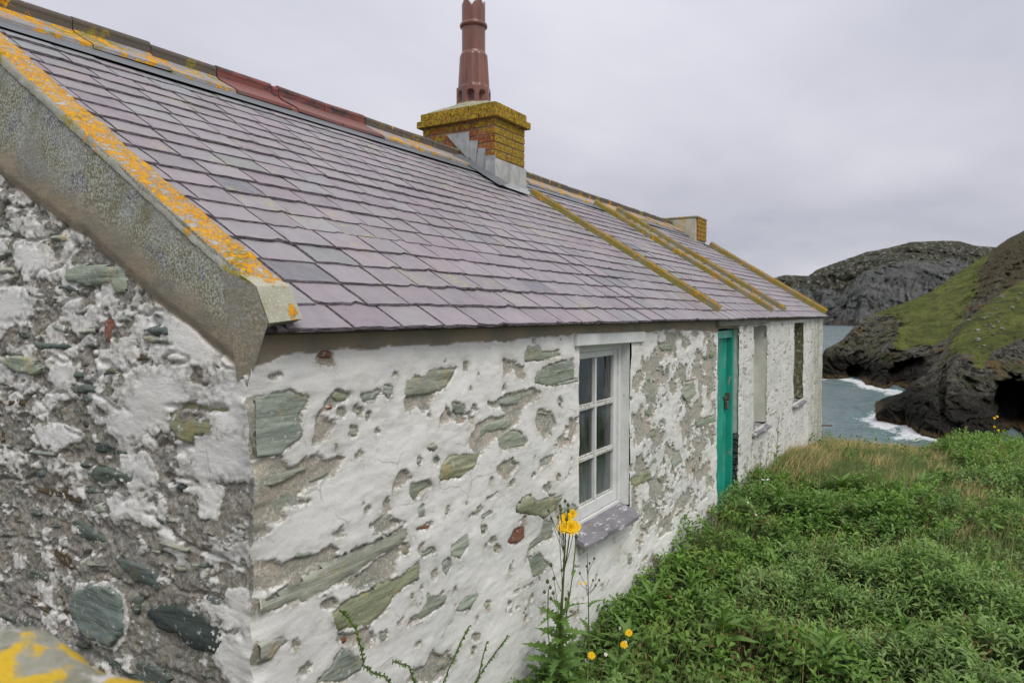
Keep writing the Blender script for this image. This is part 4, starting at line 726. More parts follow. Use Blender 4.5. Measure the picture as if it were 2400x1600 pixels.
# ---- near gable coping with orange lichen
def coping(name, x0, x1, s0, s1, raise_, mt, ms, label, seed, end=None, drop=0.06, amp=0.004, under=0.05, lip=False):
    ns = int((s1-s0)/0.010); ss = np.linspace(s0, s1, ns)
    prof = [(x0, -drop), (x0, -drop*0.33), (x0, -0.012), (x0+0.006, -0.003)] if not lip else [(x0-0.022, -0.035), (x0-0.020, -0.018), (x0-0.010, -0.008), (x0, -0.002)]+[(x0+(x1-x0)*t, 0.003*math.sin(t*3.14)) for t in np.linspace(0.08, 0.92, 10)]+[(x1-0.004, -0.002), (x1, -0.012), (x1, -raise_-under)]
    npf = len(prof); P = np.array(prof)
    Sg = np.repeat(ss[:, None], npf, 1); X = np.repeat(P[None, :, 0], ns, 0); N = np.repeat(P[None, :, 1], ns, 0)
    dn = amp*fbm(Sg*14, X*30+seed, o=5, seed=seed, g=0.62)+0.006*fbm(Sg*1.2, X*0, o=2, seed=seed+1)
    dx = amp*fbm(Sg*16, N*30+seed, o=4, seed=seed+2, g=0.62)
    up = (P[:, 1] > -0.02)[None, :]
    N2 = raise_+N+dn*up+0*N; X2 = X+np.where(P[:, 0][None, :] <= x0+0.005, -np.abs(dx), np.where(P[:, 0][None, :] >= x1-0.005, dx, 0))
    V = np.stack([X2, -0.08+Sg*CT-N2*ST, 1.955+Sg*ST+N2*CT], -1).reshape(-1, 3)
    F = grid_faces(ns, npf); fm = np.tile(np.where((np.arange(npf-1) >= (2 if lip else 1)) & (np.arange(npf-1) < npf-2), 0, 1), ns-1)
    c0 = [tuple(range(npf))]
    V2 = list(map(tuple, V)); F2 = [tuple(f) for f in F]+[tuple(range(npf)), tuple((ns-1)*npf+i for i in range(npf))[::-1]]
    o = mesh_py(name, V2, F2, [mt, ms], cott); o.data.polygons.foreach_set('material_index', list(fm)+[1, 1]); o['label'] = label
    for p in o.data.polygons: p.use_smooth = len(p.vertices) == 4
    return fixn(o)
coping('coping', 0.004, 0.104, 0.098, 2.98, 0.080, M['cop_top'], M['band'], 'gable coping crusted with bright orange lichen', 3, drop=0.035, amp=0.010, lip=True)
V = [(-0.028, -0.045, 2.078), (0.098, -0.040, 2.082), (0.102, -0.088, 1.985), (-0.020, -0.088, 1.974), (-0.020, 0.09, 2.04), (0.100, 0.07, 2.04), (0.102, 0.03, 1.95), (-0.010, 0.04, 1.90), (-0.024, 0.03, 2.113), (0.098, 0.03, 2.116)]
kn = fixn(mesh_py('kneeler', V, [(0, 1, 2, 3), (0, 3, 7, 4, 8), (1, 9, 5, 6, 2), (3, 2, 6, 7), (4, 7, 6, 5), (8, 4, 5, 9), (0, 8, 9, 1)], [M['kneeler'], M['band']], cott)); kn.data.polygons[1].material_index = 1; kn2 = mesh_np('render_cheek', [(-0.022, -0.086, 1.974), (-0.016, 0.06, 1.80), (-0.030, 0.10, 2.13), (-0.030, -0.044, 2.078), (-0.012, -0.01, 1.84)], np.array([[0, 2, 3], [0, 1, 2], [0, 4, 1]])[:, ::-1], M['gable'], False, dict(peel=[-.1]*5, cem=[1.0]*5, algae=[0.0]*5, mossy=[.55, .2, .6, .6, .1]), kn)
kn['label'] = 'pale concrete end block of the gable coping'
coping('coping', 4.80, 4.87, 0.07, 2.30, 0.092, M['cop_top'], M['cop_side'], 'lichened coping running down from the brick chimney', 11, drop=0.07, amp=0.006)
coping('coping', 7.02, 7.09, 0.07, 2.70, 0.095, M['cop_top'], M['cop_side'], 'first of the two close copings on the far roof', 12, drop=0.07, amp=0.006)
coping('coping', 7.74, 7.81, 0.07, 2.70, 0.105, M['cop_top'], M['cop_side'], 'second of the two close copings on the far roof', 13, drop=0.07, amp=0.006)
coping('coping', 11.27, 11.36, 0.06, 2.35, 0.10, M['cop_top'], M['cop_side'], 'far verge coping towards the sea', 14, drop=0.10, amp=0.006)
# ---- ridge tiles
def ridge_tile(x0, x1, red, seed):
    prof = []
    for y, z in ((0.232, 0.0), (0.230, 0.020), (0.215, 0.022), (0.06, 0.006), (0.027, 0.014)): prof.append((-y, -y*TT+z+0.018))
    for t in np.linspace(205, -25, 13): prof.append((0.031*math.cos(math.radians(t)), 0.060+0.031*math.sin(math.radians(t))))
    prof += [(-a, b) for a, b in prof[4::-1]]
    V = []; n = len(prof); xs = np.linspace(x0+0.003, x1-0.003, 6)
    r = random.Random(seed); dz = r.uniform(-0.006, 0.006); sl = r.uniform(-0.004, 0.004)
    for i, x in enumerate(xs):
        for a, b in prof: V.append((x, 2.45+a, 3.548+b+dz+sl*(i-2.5)/2.5))
    F = []; FM = []
    for i in range(5):
        for k in range(n-1): F.append((i*n+k, i*n+k+1, (i+1)*n+k+1, (i+1)*n+k)); FM.append(1 if 4 <= k <= 17 else 0)
    F += [tuple(range(n)), tuple(5*n+k for k in range(n))]; FM += [1, 1]
    ms = [M['redwing'], M['redclay']] if red else [M['ridge'], M['roll']]
    o = mesh_py('ridge_tile', V, F, ms, roof); o.data.polygons.foreach_set('material_index', FM)
    if red: o['label'] = 'red clay ridge tile'
    return fixn(o)
xs = [-0.15, 0.30, 0.75, 1.20, 1.65]; 
for i in range(4): ridge_tile(xs[i], xs[i+1], False, i)
xs = [1.655, 2.10, 2.16, 2.60, 3.05]
for i in range(4): ridge_tile(xs[i], xs[i+1], True, 20+i)
x = 3.06
while x < 11.1:
    if 4.2 < x < 4.95: x = 4.96; continue
    e_ = min(x+0.45, 4.38 if x < 4.3 else 11.15); ridge_tile(x, e_, False, int(x*10)); x = e_+0.002
    if 4.3 < x < 4.9: x = 4.96
    if x > 10.8: break
mesh_py('ridge_flashing', [RP(0.0, 2.60, 0.012), RP(11.2, 2.60, 0.012), RP(11.2, 2.9, 0.015), RP(0, 2.9, 0.015)], [(0, 1, 2, 3)], M['darklead'], roof)
# ---- brick chimney
BT = [(0.30, 0.095, 0.05), (0.34, 0.12, 0.06), (0.26, 0.085, 0.05), (0.36, 0.15, 0.08)]
def brick_course(x0, x1, y0, y1, z0, z1, parent, off, seed):
    r = random.Random(seed); J = 0.009
    def put(a, b, c, d):
        o = box('brick', a, b, c, d, z0+J/2, z1-J/2, M['brick'], parent, 0.004, 0.0018); t = r.choice(BT); f = r.uniform(0.8, 1.15); o.color = (t[0]*f, t[1]*f, t[2]*f, 1)
    W_ = 0.10
    # faces towards -y and +y: stretchers along x; faces -x, +x: along y between them
    x = x0; first = True
    while x < x1-0.02:
        w = (0.108 if (off and first) else 0.22); e_ = min(x+w, x1); 
        if x1-e_ < 0.05: e_ = x1
        put(x+(0 if x == x0 else J/2), e_-(0 if e_ == x1 else J/2), y0, y0+W_); put(x+(0 if x == x0 else J/2), e_-(0 if e_ == x1 else J/2), y1-W_, y1); x = e_; first = False
    y = y0+W_; first = True
    while y < y1-W_-0.02:
        w = (0.11 if (off and first) else 0.22); e_ = min(y+w, y1-W_)
        if y1-W_-e_ < 0.05: e_ = y1-W_
        put(x0, x0+W_, y+J/2, e_-J/2 if e_ < y1-W_ else e_-J/2); put(x1-W_, x1, y+J/2, e_-J/2); y = e_; first = False
SX0, SX1, SY0, SY1 = 4.385, 4.945, 2.0, 2.88
ck = box('chimney_stack', SX0+0.007, SX1-0.007, SY0+0.007, SY1-0.007, 3.0, 4.015, M['joint'], cott, 0.0); ck['label'] = 'brick chimney stack yellow with lichen, a tall clay pot on top'
for i in range(7):
    z1 = 3.879-i*0.0765
    brick_course(SX0, SX1, SY0, SY1, z1-0.0765, z1, ck, i % 2, i)
brick_course(SX0-0.045, SX1+0.045, SY0-0.045, SY1+0.045, 3.879, 3.955, ck, 1, 50)
brick_course(SX0-0.015, SX1+0.015, SY0-0.015, SY1+0.015, 3.955, 4.031, ck, 0, 51)
# flaunching
n = 40; V = []; F = []
for j, t in enumerate(np.linspace(0, 1, 9)):
    for i in range(n):
        a = 2*math.pi*i/n; c, s = math.cos(a), math.sin(a); q = 1/max(abs(c)/0.285, abs(s)/0.445)
        r = q*(1-t)+0.165*t; zz_ = 4.030+0.088*t**0.8+0.008*random.uniform(-1, 1)*(t > 0)
        V.append((4.665+c*r, 2.44+s*r, zz_))
for j in range(8):
    for i in range(n): F.append((j*n+i, j*n+(i+1) % n, (j+1)*n+(i+1) % n, (j+1)*n+i))
F.append(tuple(8*n+i for i in range(n)))
fixn(mesh_py('flaunching', V, F, M['flaunch'], ck, smooth=True))
# render collar and lead
V = [(SX0-0.012, SY0-0.012, 3.10), (SX1+0.012, SY0-0.012, 3.10), (SX1+0.012, SY0-0.012, 3.478), (SX0-0.012, SY0-0.012, 3.492), (SX0-0.012, SY0+0.10, 3.10), (SX0-0.012, SY0+0.10, 3.47), (SX1+0.012, SY1, 3.10), (SX1+0.012, SY1, 3.47)]
mesh_py('render_collar', V, [(0, 1, 2, 3), (4, 0, 3, 5), (1, 6, 7, 2)], M['render'], ck)['label'] = 'grey render collar at the foot of the stack'
LEAD = [[(2.576,3.786),(2.295,3.779),(2.30,3.512),(2.44,3.636)],[(2.298,3.69),(2.191,3.682),(2.221,3.444),(2.30,3.536)],[(2.191,3.606),(2.106,3.595),(2.13,3.375),(2.213,3.467)],[(2.112,3.526),(1.993,3.518),(1.993,3.268),(2.12,3.386)]]
for q in LEAD:
    n = len(q); cy = sum(p[0] for p in q)/n
    V = [(SX0-0.010-0.006*((i*7) % 3)/2, y, z) for i, (y, z) in enumerate(q)]+[(SX0-0.004, y, z) for y, z in q]
    fixn(mesh_py('lead_flashing', V, [tuple(range(n)), tuple(range(n, 2*n))[::-1]]+[(i, (i+1) % n, (i+1) % n+n, i+n) for i in range(n)], M['lead'], ck))
mesh_py('lead_soaker', [(4.24, -0.08+s*CT-0.02*ST, 1.955+s*ST+0.02*CT) for s in (2.30, 2.95)]+[(4.39, -0.08+s*CT-0.05*ST, 1.955+s*ST+0.06*CT) for s in (2.95, 2.30)], [(0, 1, 2, 3)], M['darklead'], ck)
mesh_py('lead_soaker', [RP(4.30, 2.33, 0.015), RP(4.80, 2.27, 0.015), RP(4.96, 2.45, 0.03), RP(4.37, 2.48, 0.03)], [(0, 1, 2, 3)], M['lead'], ck)
# pot
def pot():
    n = 160; cx, cy = 4.665, 2.44; V = []; F = []
    rows = []
    for z in np.linspace(0, 0.165, 34): rows.append(('b', z))
    for z in np.linspace(0.172, 0.535, 26): rows.append(('r', z))
    for z in (0.55, 0.62, 0.70, 0.775): rows.append(('s', z))
    for t in np.linspace(0, 1, 11): rows.append(('c', 0.782+0.05*t))
    rows.append(('s', 0.84))
    for t in np.linspace(0, 1, 8): rows.append(('k', t))
    for kind, z in rows:
        for i in range(n):
            a = 2*math.pi*i/n+0.12; f8 = ((a*8/(2*math.pi)) % 1)-0.5; r = 0.12; zz_ = z
            octr = 0.178*math.cos(math.pi/8)/math.cos(f8*math.pi/4)
            if kind == 'b':
                r = octr
                w = abs(f8)/0.30; arch = 0.075+0.052*math.sqrt(max(0, 1-w*w)) if w < 1 else -1
                if w < 1 and 0.022 < z < arch+0.008: r = 0.105
            elif kind == 'r':
                t = (z-0.172)/0.363; env = 0.163-0.022*t; rib = 1-abs(2*f8)**2.2
                top = max(0, (t-0.90)/0.10); env2 = env*(1-top*top)+0.119*top*top
                r = env2-0.020*(1-rib)*(1-top)
                if t < 0.05: r = max(r, octr*(1-t/0.05)+r*(t/0.05))
            elif kind == 's': r = 0.119
            elif kind == 'c':
                t = (z-0.782)/0.05; r = 0.119+0.022*math.sqrt(max(0, 1-(2*t-1)**2))
            else:
                f5 = ((a*5/(2*math.pi)+0.13) % 1)-0.5; top = 1.067-0.085*(abs(2*f5))**1.15
                zz_ = 0.842+(top-0.842)*z; r = 0.119
            V.append((cx+r*math.cos(a), cy+r*math.sin(a), 4.112+zz_))
    nr = len(rows)
    for j in range(nr-1):
        for i in range(n): F.append((j*n+i, j*n+(i+1) % n, (j+1)*n+(i+1) % n, (j+1)*n+i))
    base = (nr-1)*n
    for k, dz in ((0, 0.0), (1, -0.6)):
        for i in range(n):
            x, y, z = V[base+i]; V.append((cx+(x-cx)*0.87, cy+(y-cy)*0.87, z+dz))
    for i in range(n):
        j = (i+1) % n; F.append((base+i, base+j, nr*n+j, nr*n+i)); F.append((nr*n+i, nr*n+j, (nr+1)*n+j, (nr+1)*n+i))
    o = mesh_py('chimney_pot', V, F, M['pot'], ck, smooth=True); o['label'] = 'tall brown clay chimney pot with a crown rim and arched vents'
    return o
pot()
c2 = box('chimney_stack', 10.83, 11.385, 2.0, 2.9, 3.1, 3.665, M['cop_side'], cott, 0.01, 0.004); c2['label'] = 'low capped stack at the far end of the roof'; c2.data.materials[0] = M['kneeler']
for i in range(5):
    z1 = 3.665-i*0.075
    x = 10.86
    while x < 11.37:
        e_ = min(x+(0.11 if i % 2 and x < 10.9 else 0.22), 11.39); o = box('brick', x+0.004, e_-0.004, 1.975, 2.05, z1-0.072, z1-0.003, M['brick'], c2, 0.004, 0.002); t = random.choice(BT); o.color = (*t, 1); x = e_
box('cap', 10.82, 11.41, 1.97, 2.92, 3.667, 3.70, M['cop_side'], c2, 0.008, 0.003)
# ================================================================ GROUND
def ground_z(x, y):
    x = np.asarray(x, float); y = np.asarray(y, float)
    b = np.interp(x, [-5, 1, 5, 7.5, 10, 12, 14.5, 18, 30, 60, 90], [0.22, 0.16, 0.10, 0.05, -0.13, -0.36, -0.75, -2.6, -9, -17, -19])
    b = b-0.03*np.clip(-y-0.5, 0, 30)*(y < -0.5)*0.6
    b = b-sst(14, 60, -y)*18-sst(25, 80, y)*20-sst(12, 60, -x)*8*0
    return b+0.03*fbm(x*0.9, y*0.9, o=3, seed=101)
m = MT('turf_soil', 0.95, 0.1); m.color(m.mix(m.rng(m.noise(5, 5, 0.65), 0.4, 0.6), (0.022, 0.032, 0.010), (0.035, 0.032, 0.015))); m.bump(m.noise(20, 5), 0.8, 0.03); M['soil'] = m.m
xs = np.concatenate([np.linspace(-40, -4, 20), np.arange(-3.8, 16, 0.12), np.linspace(16.3, 90, 70)])
ys = np.concatenate([np.linspace(-90, -8, 40), np.arange(-7.8, 1, 0.12), np.linspace(1.2, 90, 50)])
X, Y = np.meshgrid(xs, ys, indexing='ij'); Zg = ground_z(X, Y)
V = np.stack([X, Y, Zg], -1).reshape(-1, 3)
g = mesh_np('ground', V, grid_faces(*X.shape), M['soil'], True); g['kind'] = 'structure'
# ================================================================ SEA
m = MT('sea_water', 0.12, 0.5)
foam = m.attr('foam'); fn = m.noise(0.9, 6, 0.7, m.vec(scale=(0.5, 1, 1))); fn2 = m.noise(0.25, 5, 0.7, m.vec(scale=(0.35, 1, 1)))
fm_ = m.math('ADD', m.math('MULTIPLY', foam, 0.9), m.math('MULTIPLY_ADD', fn, 0.9, -0.72))
fmask = m.rng(fm_, 0.30, 0.52); cap_ = m.math('MULTIPLY', m.rng(fn2, 0.68, 0.72), m.rng(fn, 0.55, 0.66))
fmask = m.math('MAXIMUM', fmask, m.math('MULTIPLY', cap_, 0.5))
deep = m.mix(m.rng(m.noise(0.09, 4, 0.6, m.vec(scale=(0.5, 1, 1))), 0.35, 0.68), (0.21, 0.27, 0.29), (0.14, 0.225, 0.225))
deep = m.mix(m.rng(foam, 0.05, 0.7, 0, 0.6), deep, (0.12, 0.24, 0.23))
m.color(m.mix(fmask, deep, (0.78, 0.80, 0.81))); m.rough(m.rng(fmask, 0, 1, 0.14, 0.8))
wv = m.math('ADD', m.noise(0.55, 6, 0.62, m.vec(scale=(0.6, 1, 1), rot=(0, 0, .3)), 0.6), m.math('MULTIPLY', m.noise(2.6, 4, 0.6), 0.35))
m.bump(wv, 1.0, 1.5); M['sea'] = m.m
SH = np.array([[213,30],[211.1,27.2],[216.3,23.8],[205.2,17.3],[189.3,13.0],[183.8,7.5],[174.9,4.2],[150,4],[132.4,7.2],[131.3,4.6],[129.6,3.0],[125.2,1.3],[116.1,0.9],[116.0,-3.6],[112,-14]])
xs = np.concatenate([[40, 60, 75], np.arange(85, 260, 0.9), np.linspace(262, 1400, 90), [2500, 6000, 11000]])
ys = np.concatenate([[-11000, -4000, -1500, -500, -150], np.arange(-70, 60, 0.9), [70, 100, 140, 200, 400, 1500, 4000, 11000]])
X, Y = np.meshgrid(xs, ys, indexing='ij')
d = np.full(X.shape, 1e9)
for (ax, ay), (bx, by) in zip(SH[:-1], SH[1:]):
    ex, ey = bx-ax, by-ay; t = np.clip(((X-ax)*ex+(Y-ay)*ey)/(ex*ex+ey*ey+1e-9), 0, 1)
    d = np.minimum(d, np.hypot(X-ax-t*ex, Y-ay-t*ey))
fo = np.clip(1-d/(9+6*fbm(X*0.05, Y*0.1, o=3, seed=111)), 0, 1)
fo = np.maximum(fo, np.clip(1-np.hypot((X-128)/16, (Y-6.0)/5.0), 0, 1)*1.3)
ff = np.clip(1-np.abs(X-np.interp(Y, [100, 200], [1100, 1100]))/40, 0, 1)*0; fo = np.maximum(fo, ff)
Zs = -16+0.28*fbm(X*0.10, Y*0.22, o=4, seed=113)*sst(900, 200, X)*(1+fo)
V = np.stack([X, Y, Zs], -1).reshape(-1, 3)
sea = mesh_np('sea', V, grid_faces(*X.shape), M['sea'], True, dict(foam=fo.ravel())); sea['kind'] = 'structure'; sea['label'] = 'grey-green sea with white foam along the rocks'
# ================================================================ HEADLANDS
def cliff_material(name, far):
    m = MT(name, 0.95, 0.12)
    gr = m.attr('grass'); z = sepx(m, 2)
    sc = 0.06 if far else 0.35
    tl = m.vec(scale=(1, 1.3, 0.3), rot=(0.75, 0.0, 0)) if not far else m.vec(scale=(1, 1, 0.22))
    n1 = m.noise(sc, 8, 0.68, tl); n2 = m.noise(sc*4.2, 6, 0.7, tl)
    if far:
        rk = m.mix(m.rng(n1, 0.36, 0.64), (0.155, 0.155, 0.148), (0.075, 0.080, 0.080))
        rk = m.mix(m.rng(n2, 0.55, 0.68, 0, 0.8), rk, (0.22, 0.215, 0.20))
        rk = m.mix(m.rng(m.noise(0.03, 5, 0.7, tl), 0.62, 0.70, 0, 0.8), rk, (0.20, 0.155, 0.09))
        sv_ = m.mix(m.rng(m.noise(0.05, 5, 0.6), 0.4, 0.65), (0.048, 0.050, 0.034), (0.085, 0.082, 0.055))
        sv_ = m.mix(m.rng(m.noise(0.16, 4, 0.75), 0.55, 0.62), sv_, (0.27, 0.27, 0.265))
        c = m.mix(gr, rk, sv_)
        c = m.mix(m.rng(z, -12, -4, 1, 0), c, (0.10, 0.09, 0.085))
    else:
        rk = m.mix(m.rng(n1, 0.38, 0.62), (0.135, 0.128, 0.10), (0.028, 0.027, 0.022))
        rk = m.mix(m.rng(n2, 0.54, 0.64, 0, 0.9), rk, (0.27, 0.265, 0.23))
        rk = m.mix(m.rng(m.noise(0.16, 6, 0.7, tl), 0.54, 0.64, 0, 0.75), rk, (0.17, 0.115, 0.042))
        rk = m.mix(m.rng(m.noise(0.22, 5, 0.7), 0.5, 0.62, 0, 0.75), rk, (0.085, 0.092, 0.032))
        wet = m.math('ADD', z, m.math('MULTIPLY_ADD', m.noise(0.2, 4), 8, -4))
        rk = m.mix(m.rng(wet, -12.5, -6.5, 0.88, 0), rk, (0.015, 0.014, 0.012))
        rk = m.mix(m.rng(m.math('ADD', z, m.math('MULTIPLY_ADD', m.noise(0.6, 4), 2, -1)), -15.4, -14.9, 0.85, 0), rk, (0.10, 0.07, 0.035))
        gs = m.mix(m.rng(m.noise(0.12, 6, 0.65), 0.35, 0.65), (0.170, 0.185, 0.045), (0.085, 0.105, 0.028))
        gs = m.mix(m.rng(m.noise(1.1, 5, 0.7), 0.45, 0.7, 0, 0.6), gs, (0.050, 0.065, 0.018))
        gs = m.mix(m.rng(m.noise(0.3, 7, 0.78, tl), 0.47, 0.62, 0, 0.8), gs, (0.058, 0.060, 0.026))
        he = m.mix(m.rng(m.noise(0.5, 6, 0.7), 0.4, 0.6), (0.050, 0.050, 0.020), (0.090, 0.060, 0.032))
        ht = m.attr('heath'); rk = m.mix(ht, rk, he)
        e_ = m.math('ADD', gr, m.math('MULTIPLY_ADD', m.noise(0.45, 6, 0.72), 1.5, -0.75)); gsk = m.rng(e_, 0.38, 0.62)
        c = m.mix(gsk, rk, gs)
        c = m.mix(m.math('MULTIPLY', m.rng(m.noise(0.75, 5, 0.75), 0.655, 0.675), gsk), c, (0.30, 0.30, 0.28))
    m.color(c); m.bump(m.math('ADD', n1, m.math('MULTIPLY', n2, 0.5)), 1.0, 8.0 if far else 1.6); return m.m
M['cliff'] = cliff_material('headland_rock', False); M['farcliff'] = cliff_material('far_headland', True)
def headland(name, data, nu, nv, mat, amp, sc, grass, heath=None, caves=(), seed=0, back=40, strat=(0.5, 0.6), far=False):
    T, Md, B = [np.array(a, float) for a in data]
    k = np.arange(len(T)); u = np.linspace(0, len(T)-1, nu)
    def it(A): return np.stack([np.interp(u, k, A[:, i]) for i in range(3)], -1)
    T, Md, B = it(T), it(Md), it(B)
    v = np.linspace(0, 1, nv)
    vv = v[None, :, None]
    P = T[:, None]*(1-vv)*(1-2*vv)*(vv < .5)+Md[:, None]*(4*vv*(1-vv))*(vv < .5)*0
    # piecewise: crest -> break of slope -> foot, with the corner rounded
    a = np.clip(v*2, 0, 1)[None, :, None]; b = np.clip(v*2-1, 0, 1)[None, :, None]
    P = T[:, None]*(1-a)+Md[:, None]*a*(1-b)+B[:, None]*b
    ctr = np.array([-1.3, -1.7, 2.0]); out = P-ctr; out[..., 2] *= 0.2; out /= np.linalg.norm(out, axis=-1, keepdims=True)
    U = np.repeat(u[:, None], nv, 1); Vv = np.repeat(v[None], nu, 0)
    x, y, z = P[..., 0]*sc, P[..., 1]*sc, P[..., 2]*sc
    w = z*strat[0]+y*strat[1]
    rid = 1-2*np.abs(fbm(x*1.0+w*0.2, y*1.3-w, z*0.6, o=5, seed=seed, g=0.58))
    f2 = fbm(x*4, (y*3-z*1.5), z*2, o=5, seed=seed+5, g=0.62)
    soft = 1-0.55*sst(0.0, 0.1, poly_sd(U/ (len(data[0])-1)*3, Vv, np.array(grass)*[3/(len(data[0])-1), 1])) if grass is not None else 1
    edge = 0.25+0.75*sst(0, 0.16, Vv)
    q1 = y*0.80-z*0.60; q2 = y*0.60+z*0.80
    if far: q1, q2 = y*1.6+x*0.3, z*0.25
    st1 = 1-2*np.abs(fbm(q1*2.6+2.0*fbm(x, y, z, o=3, seed=seed+2), q2*0.55, x*0.7, o=5, seed=seed+20, g=0.6))
    st2 = 1-2*np.abs(fbm(q1*8+fbm(x*3, y*3, z*3, o=2, seed=seed+3), q2*1.8, x*2.2, o=5, seed=seed+21, g=0.65))
    D = amp*(-(rid-0.35)*0.9+f2*0.7-(st1-0.4)*0.75-(st2-0.4)*0.55)*edge*soft
    for cu, cvv, ru, rv, dep in caves:
        q = ((U-cu)/ru)**2+((Vv-cvv)/rv)**2; D = D+dep*sst(1.0, 0.45, q+0.9*fbm(x*2.2, y*2.5-z*1.2, z*2.0, o=4, seed=seed+7, g=.6))
    D = D*sst(-0.1, 1.4, U)
    P = P+out*D[..., None]
    P[..., 2] += amp*0.35*f2*edge*soft
    P[:, 0, 2] += 0
    P[:, -1, 2] = -18.5 if not far else -24
    gsd = sst(-0.02, 0.03, poly_sd(U/(len(data[0])-1)*3, Vv, np.array(grass)*[3/(len(data[0])-1), 1])+0.03*fbm(x*3, y*3, z*3, o=4, seed=seed+9)) if grass is not None else np.zeros_like(U)
    if far:
        gsd = sst(0.02, -0.03, Vv-0.36-0.17*fbm(U*0.8, Vv*2, o=3, seed=3)-0.10*fbm(U*9, Vv*5, o=4, seed=4))
    hd = heath(U, Vv) if heath else np.zeros_like(U)
    bk = P[:, :1]+out[:, :1]*np.array([[[back]]])*0.25; bk[..., 2] = P[:, :1, 2]-1.5-(0 if not far else 5)
    bk2 = P[:, :1]+out[:, :1]*back; bk2[..., 2] = -20
    bk3 = bk2*0.5+bk*0.5; bk3[..., 2] = P[:, :1, 2]*0.5-8
    P = np.concatenate([bk2, bk3, bk, P], 1)
    ext = lambda A: np.concatenate([A[:, :1]]*3+[A], 1)
    o = mesh_np(name, P.reshape(-1, 3), grid_faces(nu, nv+3), mat, False, dict(grass=ext(gsd).ravel(), heath=ext(hd).ravel()))
    return fixn(o)
GA_ = [(3.1, -0.1), (5, -0.1), (7.2, -0.1), (8.3, 0.03), (8.0, .16), (8.2, .30), (7.9, .5), (7.2, .60), (6.5, .56), (5.7, .64), (5.2, .56), (5.2, .30), (4.4, .12)]
GC_ = [(5.4, -0.1), (12, -0.1), (12, .5), (10, .46), (9, .44), (8.4, .46), (7.8, .46), (7.3, .56), (6.9, .52), (6.6, .44), (5.9, .36), (5.4, .2)]
hA = headland('headland', CL_A, 330, 170, M['cliff'], 3.4, 0.085, GA_, heath=lambda U, V: sst(7.2, 8.4, U+0.5*fbm(U*2, V*8, o=3, seed=8))*sst(0.60, 0.25, V+0.2*fbm(U*3, V*9, o=4, seed=9))*0.7, caves=[(3.5, 0.90, 1.1, 0.15, 9), (6.2, .88, .95, .24, 11)], seed=130)
hA['kind'] = 'structure'; hA['label'] = 'rocky headland with green turf running down to the sea'
hC = headland('headland', CL_C, 330, 200, M['cliff'], 2.1, 0.12, GC_, caves=[(8.6, 0.86, 1.0, 0.24, 20), (9.7, .90, 1.0, .16, 18), (5.2, .55, .25, .3, 3)], seed=150)
hC['kind'] = 'structure'; hC['label'] = 'nearer dark cliff with a boulder-strewn green slope'
hF = headland('far_headland', CL_F, 380, 110, M['farcliff'], 15, 0.014, None, seed=170, back=300, strat=(0.0, 1.0), far=True)
hF['kind'] = 'structure'; hF['label'] = 'far grey cliff headland across the bay'
# boulders lying on the near green slope
m = MT('pale_boulder', 0.9, 0.2); m.color(m.mix(m.rng(m.noise(2, 5, 0.65), 0.4, 0.65), (0.26, 0.26, 0.235), (0.12, 0.125, 0.10))); m.bump(m.noise(4, 5), 0.8, 0.15); M['boulder'] = m.m
def rock_mesh(seed, sx=1, sy=1, sz=1, n=3):
    import bmesh
    bm = bmesh.new(); bmesh.ops.create_icosphere(bm, subdivisions=n, radius=1)
    V = np.array([v.co[:] for v in bm.verts]); nn = fbm(V[:, 0]*1.3+seed, V[:, 1]*1.3, V[:, 2]*1.3, o=4, seed=seed, g=.6); q = 1+0.45*nn
    for v, s in zip(bm.verts, q): v.co = Vector((v.co.x*s*sx, v.co.y*s*sy, v.co.z*s*sz))
    me = bpy.data.meshes.new('boulder'); bm.to_mesh(me); bm.free(); me.materials.append(M['boulder']); return me
RM = [rock_mesh(i, 1, .8, .55, 2) for i in range(5)]
vs = np.zeros(len(hC.data.vertices)*3, np.float32); hC.data.vertices.foreach_get('co', vs); vs = vs.reshape(330, 203, 3)
BL_ = ['pale boulder lying on the near green slope', ]
for i in range(34):
    uu = random.uniform(6.2, 9.4)/11; v_ = random.uniform(0.03, 0.42); p = vs[int(uu*329), 3+int(v_*199)]
    o = link('boulder', RM[i % 5]); o.location = Vector(p)+Vector((0, 0, 0.1)); s = random.choice((0.22, 0.28, 0.35, 0.42, 0.55)); o.scale = (s, s, s); o.rotation_euler = (random.uniform(-.3, .3), random.uniform(-.3, .3), random.uniform(0, 6))
    tag(o, 'pale boulder scattered on the near green hillside above the dark cliff', 'boulder', 'boulders on the green hillside')
